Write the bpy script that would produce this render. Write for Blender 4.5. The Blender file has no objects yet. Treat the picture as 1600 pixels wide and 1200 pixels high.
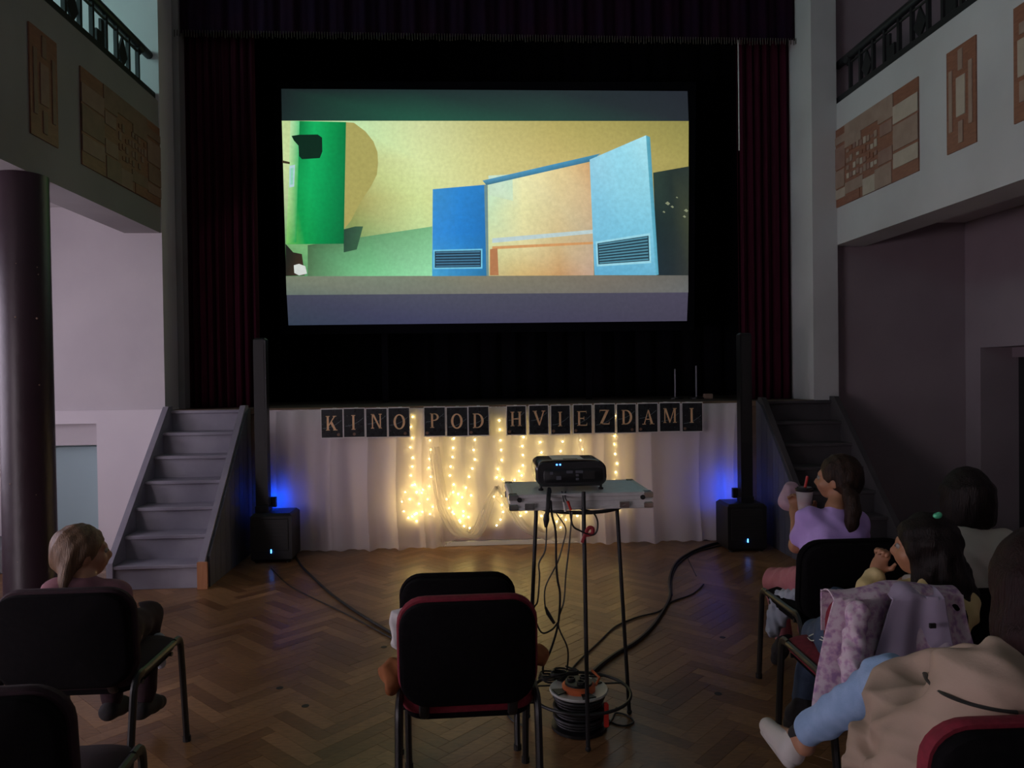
import bpy, math, random
import numpy as np
from mathutils import Vector, Matrix

random.seed(7)
scene = bpy.context.scene
col = scene.collection

# ---------------------------------------------------------------- camera
CAM = Vector((0.0, 0.0, 1.5)); FPX = 1150.0
YAW, PITCH, ROLL = math.radians(3.4), math.radians(0.7), -0.0135
cF = Vector((math.sin(YAW)*math.cos(PITCH), math.cos(YAW)*math.cos(PITCH), -math.sin(PITCH)))
r0 = Vector((math.cos(YAW), -math.sin(YAW), 0)); u0 = r0.cross(cF)
cR = math.cos(ROLL)*r0 + math.sin(ROLL)*u0
cU = -math.sin(ROLL)*r0 + math.cos(ROLL)*u0
cam_data = bpy.data.cameras.new('camera'); cam = bpy.data.objects.new('camera', cam_data); col.objects.link(cam)
cam_data.sensor_width = 36.0; cam_data.lens = 36.0*FPX/1600.0; cam_data.clip_start = 0.05
M = Matrix((cR, cU, -cF)).transposed().to_4x4(); M.translation = CAM
cam.matrix_world = M
scene.camera = cam

# ---------------------------------------------------------------- world, exposure
world = bpy.data.worlds.new('world'); scene.world = world; world.use_nodes = True
world.node_tree.nodes['Background'].inputs[0].default_value = (0.55, 0.65, 0.8, 1)
world.node_tree.nodes['Background'].inputs[1].default_value = 0.3
vs = scene.view_settings
vs.view_transform = 'Standard'; vs.look = 'None'; vs.gamma = 1.0; vs.exposure = 0.0; vs.use_curve_mapping = False
LOW_WINDOW = ((0.92, 0.82, 1.0), 3.6)       # daylight in the aisle windows
LOW_REAR_FILL = ((0.97, 0.84, 0.93), 12.0)  # unseen window added near the rear to light the people
HIGH_WINDOW = ((0.56, 0.98, 0.95), 3.9)      # daylight in the balcony windows
REAR_FILL = ((0.85, 0.80, 0.92), 0.2)     # unseen window added behind the camera as faint fill light

# ---------------------------------------------------------------- helpers
def ray(px, py): return cF + cR*((px-800)/FPX) + cU*((600-py)/FPX)
def W(px, py, Y):                            # the point seen at a pixel on the plane y = Y
    v = ray(px, py); return CAM + v*(Y/v.y)
def WZ(px, py, Z):
    v = ray(px, py); return CAM + v*((Z-CAM.z)/v.z)
def WX(px, py, X):
    v = ray(px, py); return CAM + v*(X/v.x)
def srgb(r, g, b):
    f = lambda c: (c/255/12.92) if c/255 <= 0.04045 else ((c/255+0.055)/1.055)**2.4
    return (f(r), f(g), f(b), 1)

MATS = {}
def mat(name, c1, c2=None, scale=8.0, rough=0.6, bump=0.0, bscale=None, metal=0.0, detail=4.0, stretch=None,
        spec=0.5, emit=None, estr=0.0, sheen=0.0, trans=0.0, alpha=1.0, coat=0.0):
    m = bpy.data.materials.new(name); m.use_nodes = True
    nt = m.node_tree; n = nt.nodes; b = n['Principled BSDF']; l = nt.links.new
    if len(c1) == 3: c1 = (*c1, 1)
    b.inputs['Base Color'].default_value = c1
    b.inputs['Roughness'].default_value = rough; b.inputs['Metallic'].default_value = metal
    b.inputs['Specular IOR Level'].default_value = spec
    if sheen: b.inputs['Sheen Weight'].default_value = sheen
    if trans: b.inputs['Transmission Weight'].default_value = trans
    if coat: b.inputs['Coat Weight'].default_value = coat; b.inputs['Coat Roughness'].default_value = 0.15
    if alpha < 1: b.inputs['Alpha'].default_value = alpha
    tc = n.new('ShaderNodeTexCoord'); mp = n.new('ShaderNodeMapping'); l(tc.outputs['Object'], mp.inputs[0])
    if stretch: mp.inputs['Scale'].default_value = stretch
    if c2:
        if len(c2) == 3: c2 = (*c2, 1)
        nz = n.new('ShaderNodeTexNoise'); nz.inputs['Scale'].default_value = scale; nz.inputs['Detail'].default_value = detail
        l(mp.outputs[0], nz.inputs['Vector'])
        rp = n.new('ShaderNodeValToRGB'); rp.color_ramp.elements[0].position = 0.35; rp.color_ramp.elements[1].position = 0.68
        rp.color_ramp.elements[0].color = c1; rp.color_ramp.elements[1].color = c2
        l(nz.outputs['Fac'], rp.inputs[0]); l(rp.outputs[0], b.inputs['Base Color'])
    if bump:
        nb = n.new('ShaderNodeTexNoise'); nb.inputs['Scale'].default_value = bscale or scale*4; nb.inputs['Detail'].default_value = 5
        l(mp.outputs[0], nb.inputs['Vector'])
        bp = n.new('ShaderNodeBump'); bp.inputs['Strength'].default_value = bump; bp.inputs['Distance'].default_value = 0.01
        l(nb.outputs['Fac'], bp.inputs['Height']); l(bp.outputs[0], b.inputs['Normal'])
    if emit:
        b.inputs['Emission Color'].default_value = (*emit[:3], 1); b.inputs['Emission Strength'].default_value = estr
    MATS[name] = m
    return m

ORIGIN = {}
def tag(o, label=None, cat=None, group=None, kind=None):
    if label: o['label'] = label
    if cat: o['category'] = cat
    if group: o['group'] = group
    if kind: o['kind'] = kind
    return o
def empty(name, loc, label=None, cat=None, group=None, rz=0.0, kind=None):
    o = bpy.data.objects.new(name, None); col.objects.link(o); o.location = loc; o.rotation_euler = (0, 0, rz)
    o.empty_display_size = 0.05
    ORIGIN[o] = Vector(loc)
    return tag(o, label, cat, group, kind)
def link(name, me, m, parent=None, smooth=False):
    o = bpy.data.objects.new(name, me); col.objects.link(o)
    if m is not None and not me.materials:
        me.materials.append(MATS[m] if isinstance(m, str) else m)
    if parent is not None:
        o.parent = parent; ORIGIN[o] = ORIGIN.get(parent, Vector((0, 0, 0)))
    else: ORIGIN[o] = Vector((0, 0, 0))
    if smooth: me.shade_smooth()
    return o
def frame_of(d):
    d = Vector(d).normalized()
    a = Vector((0, 0, 1)) if abs(d.z) < 0.9 else Vector((1, 0, 0))
    x = d.cross(a).normalized(); y = d.cross(x).normalized()
    return x, y, d
def smooth_path(pts, n=6):
    pts = [Vector(p) for p in pts]
    if len(pts) < 3: return pts
    out = []
    for i in range(len(pts)-1):
        p0 = pts[max(i-1, 0)]; p1 = pts[i]; p2 = pts[i+1]; p3 = pts[min(i+2, len(pts)-1)]
        for k in range(n):
            t = k/n
            out.append(0.5*((2*p1)+(p2-p0)*t+(2*p0-5*p1+4*p2-p3)*t*t+(3*p1-p0-3*p2+p3)*t**3))
    out.append(pts[-1]); return out
class MB:
    def __init__(s): s.v = []; s.f = []
    def add(s, vs, fs):
        k = len(s.v); s.v += [Vector(p) for p in vs]; s.f += [tuple(i+k for i in f) for f in fs]; return s
    def box(s, a, b):
        x0, y0, z0 = a; x1, y1, z1 = b
        return s.add([(x0,y0,z0),(x1,y0,z0),(x1,y1,z0),(x0,y1,z0),(x0,y0,z1),(x1,y0,z1),(x1,y1,z1),(x0,y1,z1)],
                     [(3,2,1,0),(4,5,6,7),(0,1,5,4),(1,2,6,5),(2,3,7,6),(3,0,4,7)])
    def hexa(s, bottom, top):               # 4 + 4 corners
        return s.add(list(bottom)+list(top), [(3,2,1,0),(4,5,6,7),(0,1,5,4),(1,2,6,5),(2,3,7,6),(3,0,4,7)])
    def cbox(s, a, b, c=0.004):              # box with chamfered edges
        x0, y0, z0 = a; x1, y1, z1 = b
        vs = []; c = min(c, abs(x1-x0)*.45, abs(y1-y0)*.45, abs(z1-z0)*.45)
        rings = [(z0, c), (z0+c, 0), (z1-c, 0), (z1, c)]
        for z, i in rings:
            vs += [(x0+i+c*0,y0+i,z),(x1-i,y0+i,z),(x1-i,y1-i,z),(x0+i,y1-i,z)]
        fs = [(3,2,1,0),(12,13,14,15)]
        for r in range(3):
            for k in range(4): fs.append((r*4+k, r*4+(k+1) % 4, r*4+4+(k+1) % 4, r*4+4+k))
        return s.add(vs, fs)
    def tube(s, pts, r, n=10, cap=True, sx=1.0):
        pts = [Vector(p) for p in pts]; vs = []; fs = []; N = len(pts)
        rr = r if isinstance(r, (list, tuple)) else [r]*N
        prev = None
        for i, p in enumerate(pts):
            d = (pts[min(i+1, N-1)]-pts[max(i-1, 0)]).normalized()
            if prev is None: x, y, _ = frame_of(d)
            else:
                x = (prev - d*prev.dot(d)).normalized(); y = d.cross(x)
            prev = x
            for k in range(n):
                a = 2*math.pi*k/n
                vs.append(p + x*math.cos(a)*rr[i]*sx + y*math.sin(a)*rr[i])
        for i in range(N-1):
            for k in range(n): fs.append((i*n+k, i*n+(k+1) % n, (i+1)*n+(k+1) % n, (i+1)*n+k))
        if cap: fs.append(tuple(range(n-1, -1, -1))); fs.append(tuple((N-1)*n+k for k in range(n)))
        return s.add(vs, fs)
    def cyl(s, c, r, h, n=24, axis=(0, 0, 1)):
        return s.tube([Vector(c), Vector(c)+Vector(axis)*h], r, n)
    def lathe(s, prof, c=(0, 0, 0), n=24, axis=None):
        vs = []; fs = []; c = Vector(c)
        if axis is None: x, y, z = Vector((1,0,0)), Vector((0,1,0)), Vector((0,0,1))
        else: x, y, z = frame_of(axis)
        for r, h in prof:
            for k in range(n):
                a = 2*math.pi*k/n; vs.append(c+x*(r*math.cos(a))+y*(r*math.sin(a))+z*h)
        for i in range(len(prof)-1):
            for k in range(n): fs.append((i*n+k, i*n+(k+1) % n, (i+1)*n+(k+1) % n, (i+1)*n+k))
        if prof[0][0] > 1e-6: fs.append(tuple(range(n-1, -1, -1)))
        if prof[-1][0] > 1e-6: fs.append(tuple((len(prof)-1)*n+k for k in range(n)))
        return s.add(vs, fs)
    def prism(s, pts, d):                    # polygon extruded along vector d
        n = len(pts); d = Vector(d)
        vs = [Vector(p) for p in pts]; vs += [p+d for p in vs]
        fs = [tuple(range(n-1, -1, -1)), tuple(range(n, 2*n))]+[(k, (k+1) % n, n+(k+1) % n, n+k) for k in range(n)]
        return s.add(vs, fs)
    def grid(s, fn, nu, nv):
        vs = [fn(i/nu, j/nv) for j in range(nv+1) for i in range(nu+1)]
        fs = [(j*(nu+1)+i, j*(nu+1)+i+1, (j+1)*(nu+1)+i+1, (j+1)*(nu+1)+i) for j in range(nv) for i in range(nu)]
        return s.add(vs, fs)
    def ball(s, c, r, n=8, m=6):
        prof = [(r*math.sin(math.pi*i/m) if 0 < i < m else 0.0, -r*math.cos(math.pi*i/m)) for i in range(m+1)]
        return s.lathe(prof, c, n)
    def mesh(s, name, off=(0, 0, 0)):
        import bmesh
        me = bpy.data.meshes.new(name); o = Vector(off)
        me.from_pydata([tuple(p-o) for p in s.v], [], s.f)
        bm = bmesh.new(); bm.from_mesh(me)
        bmesh.ops.remove_doubles(bm, verts=bm.verts, dist=1e-6)
        bmesh.ops.recalc_face_normals(bm, faces=bm.faces); bm.to_mesh(me); bm.free()
        me.update(); return me
    def build(s, name, m, parent=None, smooth=False, local=False):
        off = (0, 0, 0) if (local or parent is None) else ORIGIN.get(parent, (0, 0, 0))
        o = link(name, s.mesh(name, off), m, parent)
        if smooth:
            o.data.shade_smooth()
            try: o.data.set_sharp_from_angle(angle=math.radians(40))
            except Exception: pass
        return o
def thicken(o, t, offset=0):
    md = o.modifiers.new('solid', 'SOLIDIFY'); md.thickness = t; md.offset = offset; return o
def struct(name, mb, m, parent=None, label=None, smooth=False):
    o = mb.build(name, m, parent, smooth)
    if parent is None: o['kind'] = 'structure'
    if label: o['label'] = label
    return o
def set_base(o, base):                        # move a one-mesh thing's origin to its base
    b = Vector(base); o.data.transform(Matrix.Translation(-b)); o.location = b; return o

# ---- implicit surfaces: smooth unions of tapered capsules and ellipsoids, one continuous skin
def cap(a, b, ra, rb): return ('c', np.array(a, float), np.array(b, float), ra, rb)
def ell(c, r, R=None): return ('e', np.array(c, float), np.array(r, float), None if R is None else np.array(R, float))
def sdf_prim(p, X):
    if p[0] == 'c':
        a, b, ra, rb = p[1:]; ab = b-a; L = max(float(ab@ab), 1e-9)
        t = np.clip(((X-a)@ab)/L, 0, 1)
        return np.linalg.norm(X-a-t[..., None]*ab, axis=-1)-(ra+(rb-ra)*t)
    c, r, R = p[1:]; Q = X-c
    if R is not None: Q = Q@R.T
    k0 = np.linalg.norm(Q/r, axis=-1); k1 = np.linalg.norm(Q/(r*r), axis=-1)
    return k0*(k0-1)/np.maximum(k1, 1e-9)
def tight(P, k=.006): return [('k', k, p) for p in P]   # primitives that blend only slightly (fingers)
def bare(p): return p[2] if p[0] == 'k' else p
def prim_box(p):
    p = bare(p)
    if p[0] == 'c':
        a, b, ra, rb = p[1:]; r = max(ra, rb); return np.minimum(a, b)-r, np.maximum(a, b)+r
    c, r, R = p[1:]; m = r.max() if R is not None else r
    return c-m, c+m
def blob(name, prims, m, parent, h=0.01, k=0.02, sub=(), disp=None, cut=None):
    lo = np.min([prim_box(p)[0] for p in prims], axis=0)-0.03; hi = np.max([prim_box(p)[1] for p in prims], axis=0)+0.03
    n = np.ceil((hi-lo)/h).astype(int)+1
    D = np.full(n, 0.06, np.float32)
    def block(p, pad):
        a, b = prim_box(p)
        i0 = np.clip(np.floor((a-pad-lo)/h).astype(int), 0, n-1); i1 = np.clip(np.ceil((b+pad-lo)/h).astype(int)+1, 1, n)
        sl = tuple(slice(u, v) for u, v in zip(i0, i1))
        ax = [lo[d]+h*np.arange(i0[d], i1[d]) for d in range(3)]
        return sl, np.stack(np.meshgrid(*ax, indexing='ij'), -1)
    for p in prims:
        kk = p[1] if p[0] == 'k' else k; p = bare(p)
        sl, X = block(p, 0.05)
        d = sdf_prim(p, X); e = D[sl]
        hh = np.maximum(kk-np.abs(d-e), 0)/kk
        D[sl] = np.minimum(np.minimum(d, e)-hh*hh*kk*0.25, 0.06)
    for p in sub:
        sl, X = block(p, 0.03); D[sl] = np.maximum(D[sl], -sdf_prim(p, X))
    if disp or cut:
        ax = [lo[d]+h*np.arange(n[d]) for d in range(3)]
        X = np.stack(np.meshgrid(*ax, indexing='ij'), -1)
        if disp: D = D+np.where(np.abs(D) < 0.05, disp(X), 0)
        if cut: D = np.maximum(D, cut(X))
    V, Fq = surface_nets(D, lo, h)
    off = np.array(ORIGIN.get(parent, Vector((0, 0, 0))) if parent is not None else (0, 0, 0))
    me = bpy.data.meshes.new(name); me.from_pydata((V-off).tolist(), [], Fq.tolist()); me.update()
    o = link(name, me, m, parent, smooth=True)
    return o
def surface_nets(D, lo, h):
    nx, ny, nz = D.shape
    ins = D < 0
    acc = np.zeros((nx-1, ny-1, nz-1, 3), np.float32); cnt = np.zeros((nx-1, ny-1, nz-1), np.float32)
    def sl(o): return (slice(o[0], nx-1+o[0]), slice(o[1], ny-1+o[1]), slice(o[2], nz-1+o[2]))
    cs = [(i, j, kk) for i in (0, 1) for j in (0, 1) for kk in (0, 1)]
    for a in cs:
        for ax in range(3):
            if a[ax]: continue
            b = list(a); b[ax] = 1
            da, db = D[sl(a)], D[sl(b)]; cr = (da < 0) != (db < 0)
            t = np.where(cr, da/np.where(cr, da-db, 1), 0)
            for d in range(3):
                acc[..., d] += np.where(cr, a[d]+(t if d == ax else 0), 0)
            cnt += cr
    act = cnt > 0
    idx = -np.ones(act.shape, int); idx[act] = np.arange(act.sum())
    P = np.argwhere(act)+acc[act]/cnt[act][:, None]
    V = lo+h*P
    quads = []
    for ax in range(3):
        o1, o2 = [d for d in range(3) if d != ax]
        A = ins; s0 = [slice(1, -1)]*3; s1 = [slice(1, -1)]*3
        s0[ax] = slice(0, -1); s1[ax] = slice(1, None)
        a, b = ins[tuple(s0)], ins[tuple(s1)]
        e = np.argwhere(a != b); fl = a[a != b]
        if not len(e): continue
        base = e.copy(); base[:, o1] += 1; base[:, o2] += 1
        def g(d1, d2):
            q = base.copy(); q[:, o1] -= d1; q[:, o2] -= d2; return idx[q[:, 0], q[:, 1], q[:, 2]]
        q = np.stack([g(0, 0), g(1, 0), g(1, 1), g(0, 1)], 1)
        rev = fl if ax != 1 else ~fl
        q[~rev] = q[~rev][:, ::-1]
        quads.append(q)
    Q = np.concatenate(quads); Q = Q[(Q >= 0).all(1)]
    return V, Q
def folds(amp, fx, fy, fz, seed=0):
    rs = np.random.RandomState(seed); ph = rs.rand(6)*6.28
    def f(X):
        x, y, z = X[..., 0], X[..., 1], X[..., 2]
        w = 0.9*np.sin(7*x+9*z+ph[0])+0.8*np.sin(11*y-6*z+ph[1])
        return amp*(np.abs(np.sin(fx*x+fy*y+fz*z+w+ph[2]))-0.5)+0.5*amp*np.sin(1.9*fx*x-1.7*fy*y+1.3*fz*z+1.4*w+ph[3])
    return f
# ---------------------------------------------------------------- materials
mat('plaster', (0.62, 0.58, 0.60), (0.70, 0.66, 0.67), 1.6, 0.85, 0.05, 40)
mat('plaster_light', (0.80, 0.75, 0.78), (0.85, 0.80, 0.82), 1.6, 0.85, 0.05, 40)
mat('plaster_grey_dimmed', (0.47, 0.46, 0.46), (0.54, 0.53, 0.53), 1.6, 0.85, 0.05, 40)  # white plaster darkened: dimness of the right balcony front and pier in its colour
mat('plaster_mauve_dimmed', (0.26, 0.20, 0.23), (0.30, 0.235, 0.265), 1.6, 0.85, 0.05, 40)  # mauve tint, darkened as well to carry the dimness of the right aisle
mat('plaster_warm_shaded', (0.27, 0.25, 0.25), (0.32, 0.30, 0.30), 1.6, 0.85, 0.05, 40)  # warm tint, with the shade on the left balcony front and pier painted in
mat('ceiling_paint', (0.55, 0.52, 0.52), None, rough=0.9)
mat('dark_void', (0.006, 0.005, 0.007), None, rough=0.9)
mat('black_cloth', (0.004, 0.0045, 0.006), (0.006, 0.005, 0.008), 3, 0.95, spec=0.05)
mat('red_velvet', (0.035, 0.004, 0.012), (0.05, 0.006, 0.016), 6, 0.9, stretch=(8, 8, 0.6), spec=0.1)
mat('valance_velvet', (0.012, 0.003, 0.014), (0.017, 0.003, 0.012), 4, 0.9, spec=0.1)
mat('brass_thread', (0.05, 0.03, 0.02), None, rough=0.5)
mat('stage_wood', (0.05, 0.035, 0.028), (0.09, 0.06, 0.045), 6, 0.6, stretch=(1, 10, 10))
mat('stage_edge', (0.16, 0.10, 0.06), (0.22, 0.14, 0.09), 8, 0.6)
mat('stair_shaded', (0.05, 0.045, 0.05), (0.07, 0.06, 0.065), 5, 0.6, 0.08, 30)  # darker copy of the stair paint holding the shade on the right steps
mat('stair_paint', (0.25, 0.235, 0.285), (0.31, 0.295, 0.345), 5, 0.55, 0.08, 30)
mat('stair_side', (0.075, 0.078, 0.10), (0.10, 0.10, 0.125), 4, 0.55, 0.06, 30, stretch=(6, 6, .7))
mat('raw_wood', (0.38, 0.15, 0.06), (0.48, 0.21, 0.09), 12, 0.6, stretch=(4, 4, .5))
mat('pillar_paint', (0.022, 0.007, 0.014), (0.03, 0.010, 0.02), 3, 0.42, 0.25, 14)
mat('iron', (0.012, 0.012, 0.014), None, rough=0.5)
mat('inlay_brown', (0.22, 0.085, 0.05), (0.28, 0.11, 0.065), 14, 0.55, stretch=(1, 1, 4))
mat('inlay_tan', (0.30, 0.195, 0.15), (0.36, 0.245, 0.19), 10, 0.6)
mat('inlay_pale', (0.42, 0.34, 0.27), (0.48, 0.40, 0.32), 10, 0.6)
mat('inlay_rose', (0.26, 0.14, 0.11), (0.31, 0.18, 0.14), 10, 0.6)
mat('floor_screed', (0.03, 0.02, 0.014), (0.045, 0.03, 0.02), 6, 0.7)
mat('frame_white', (0.6, 0.6, 0.6), None, rough=0.5)
mat('door_paint', (0.02, 0.017, 0.02), None, rough=0.5)
mat('niche_teal_lit', (0.44, 0.60, 0.62), None, rough=0.8)  # teal window light in the niche, put into the base colour
mat('pane_low', (0.8, 0.8, 0.8), None, emit=LOW_WINDOW[0], estr=LOW_WINDOW[1])
mat('fill_pane_low', (0.8, 0.8, 0.8), None, emit=LOW_REAR_FILL[0], estr=LOW_REAR_FILL[1])
mat('pane_high', (0.8, 0.8, 0.8), None, emit=HIGH_WINDOW[0], estr=HIGH_WINDOW[1])
mat('fill_pane_rear', (0.8, 0.8, 0.8), None, emit=REAR_FILL[0], estr=REAR_FILL[1])
mat('black_plastic', (0.005, 0.005, 0.006), None, rough=0.45)
mat('black_gloss', (0.012, 0.012, 0.014), None, rough=0.22, coat=0.5)
mat('rubber', (0.012, 0.011, 0.011), None, rough=0.55)
mat('led_blue', (0.02, 0.1, 0.9), None, emit=(0.05, 0.25, 1.0), estr=9.0)
mat('led_wash', (0.02, 0.1, 0.9), None, emit=(0.0, 0.07, 1.0), estr=85.0)
mat('paper_white', (0.72, 0.70, 0.68), None, rough=0.7)
mat('card_black', (0.010, 0.012, 0.014), (0.018, 0.022, 0.024), 30, 0.25)
mat('card_gold', (0.86, 0.54, 0.27), (0.92, 0.62, 0.34), 40, 0.45)
mat('card_swirl', (0.12, 0.16, 0.17), None, rough=0.5)
mat('card_planet', (0.22, 0.11, 0.06), (0.10, 0.06, 0.04), 60, 0.5)
mat('bulb', (1, 0.8, 0.4), None, emit=(1.0, 0.79, 0.25), estr=35.0)
mat('wire_clear', (0.5, 0.42, 0.25), None, rough=0.4)
mat('alu', (0.62, 0.60, 0.60), (0.70, 0.68, 0.67), 30, 0.38, metal=0.2)
mat('alu_top', (0.66, 0.70, 0.70), (0.74, 0.78, 0.78), 40, 0.36, 0.05, 120, metal=0.15)
mat('chrome', (0.6, 0.58, 0.55), None, rough=0.18, metal=1.0)
mat('chair_fabric', (0.0035, 0.003, 0.004), (0.006, 0.005, 0.006), 60, 0.9, 0.1, 300, spec=0.08)
mat('chair_red', (0.16, 0.008, 0.02), (0.22, 0.012, 0.03), 60, 0.85, 0.1, 300)
mat('chair_tube', (0.010, 0.010, 0.011), None, rough=0.4)
mat('cable', (0.008, 0.008, 0.009), None, rough=0.5)
mat('cable_red', (0.30, 0.02, 0.03), None, rough=0.5)
mat('plug_white', (0.55, 0.52, 0.5), None, rough=0.4)
mat('plug_red', (0.5, 0.03, 0.02), None, rough=0.4)
mat('reel_white', (0.55, 0.55, 0.52), (0.45, 0.46, 0.45), 20, 0.4)
mat('reel_orange', (0.55, 0.13, 0.04), None, rough=0.45)
mat('skin', (0.42, 0.20, 0.12), (0.46, 0.23, 0.14), 12, 0.5)
mat('skin_tan', (0.36, 0.165, 0.09), (0.40, 0.19, 0.105), 12, 0.5)
mat('hair_dark', (0.005, 0.003, 0.003), (0.012, 0.006, 0.005), 30, 0.5, 0.5, 60, stretch=(4, 4, .5), spec=0.2)
mat('hair_brown', (0.014, 0.007, 0.005), (0.035, 0.017, 0.010), 30, 0.5, 0.5, 60, stretch=(4, 4, .5), spec=0.2)
mat('hair_red', (0.009, 0.0025, 0.0025), (0.016, 0.004, 0.004), 30, 0.55, 0.5, 60, stretch=(4, 4, .5), spec=0.2)
mat('hair_blond', (0.11, 0.058, 0.032), (0.20, 0.11, 0.06), 30, 0.45, 0.5, 60, stretch=(4, 4, .5))
mat('cloth_purple', (0.50, 0.34, 0.78), (0.56, 0.39, 0.84), 10, 0.85, 0.1, 200)
mat('cloth_pink', (0.46, 0.15, 0.18), (0.52, 0.19, 0.22), 10, 0.85, 0.1, 200)
mat('cloth_rose', (0.24, 0.10, 0.13), (0.29, 0.13, 0.16), 10, 0.85, 0.1, 200)
mat('cloth_cream', (0.62, 0.48, 0.22), (0.68, 0.54, 0.27), 10, 0.85, 0.1, 200)
mat('cloth_white', (0.52, 0.46, 0.40), (0.58, 0.52, 0.46), 6, 0.85, 0.1, 200)
mat('denim_light', (0.26, 0.40, 0.64), (0.33, 0.47, 0.72), 25, 0.8, 0.15, 200)
mat('denim_dark', (0.035, 0.06, 0.11), (0.05, 0.08, 0.14), 25, 0.8, 0.15, 200)
mat('grey_jacket', (0.34, 0.37, 0.44), (0.42, 0.45, 0.52), 9, 0.8)
mat('pale_jacket', (0.45, 0.43, 0.44), (0.52, 0.50, 0.50), 9, 0.75)
mat('rust_cloth', (0.24, 0.075, 0.02), (0.32, 0.11, 0.035), 14, 0.85)
mat('coat_beige', (0.36, 0.26, 0.20), (0.42, 0.31, 0.24), 4, 0.75, 0.05, 150)
mat('lilac_lining', (0.40, 0.33, 0.46), (0.46, 0.38, 0.52), 6, 0.75)
mat('shoe_white', (0.62, 0.58, 0.56), None, rough=0.6)
mat('shoe_sole', (0.55, 0.52, 0.50), None, rough=0.7)
mat('sock_dark', (0.02, 0.018, 0.02), None, rough=0.9)
mat('clip_green', (0.10, 0.55, 0.30), None, rough=0.3, emit=(0.1, .5, .28), estr=0.0)
mat('cup_clear', (0.75, 0.72, 0.72), None, rough=0.15, alpha=0.45)
mat('drink_red', (0.45, 0.05, 0.07), None, rough=0.3)
mat('lid_black', (0.01, 0.01, 0.012), None, rough=0.25)
mat('straw_red', (0.55, 0.03, 0.03), None, rough=0.35)
mat('bag_pink', (0.55, 0.36, 0.44), None, rough=0.6)
mat('ink_white', (0.7, 0.72, 0.62), None, rough=0.7)
mat('eye_white', (0.28, 0.25, 0.23), None, rough=0.3)
mat('lip', (0.35, 0.09, 0.08), None, rough=0.5)
mat('step_grey', (0.20, 0.20, 0.21), None, rough=0.7)
def floral():
    m = mat('floral', (0.55, 0.42, 0.52), None, rough=0.8); nt = m.node_tree; n = nt.nodes; l = nt.links.new
    tc = n.new('ShaderNodeTexCoord'); nz = n.new('ShaderNodeTexNoise'); nz.inputs['Scale'].default_value = 42; nz.inputs['Detail'].default_value = 7
    l(tc.outputs['Object'], nz.inputs['Vector'])
    rp = n.new('ShaderNodeValToRGB'); e = rp.color_ramp.elements
    e[0].position = 0.36; e[0].color = (0.34, 0.20, 0.36, 1); e[1].position = 0.66; e[1].color = (0.62, 0.52, 0.58, 1)
    x = e.new(0.47); x.color = (0.52, 0.34, 0.46, 1); x = e.new(0.53); x.color = (0.58, 0.46, 0.54, 1)
    l(nz.outputs['Fac'], rp.inputs[0]); l(rp.outputs[0], n['Principled BSDF'].inputs['Base Color'])
floral()
def sheer_mat(name, alpha, c):
    m = bpy.data.materials.new(name); m.use_nodes = True; nt = m.node_tree; n = nt.nodes; l = nt.links.new
    n.remove(n['Principled BSDF']); out = n['Material Output']
    tr = n.new('ShaderNodeBsdfTransparent'); df = n.new('ShaderNodeBsdfDiffuse'); tl = n.new('ShaderNodeBsdfTranslucent')
    df.inputs[0].default_value = (*c, 1); tl.inputs[0].default_value = (*c, 1)
    a = n.new('ShaderNodeMixShader'); a.inputs[0].default_value = 0.5; l(df.outputs[0], a.inputs[1]); l(tl.outputs[0], a.inputs[2])
    b = n.new('ShaderNodeMixShader'); b.inputs[0].default_value = alpha; l(tr.outputs[0], b.inputs[1]); l(a.outputs[0], b.inputs[2])
    l(b.outputs[0], out.inputs[0]); MATS[name] = m
sheer_mat('sheer', 0.66, (0.93, 0.86, 0.89))
sheer_mat('sheer_swag', 0.32, (0.85, 0.80, 0.76))
mat('backing_cloth', (0.82, 0.74, 0.77), (0.87, 0.79, 0.82), 5, 0.9)

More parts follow.
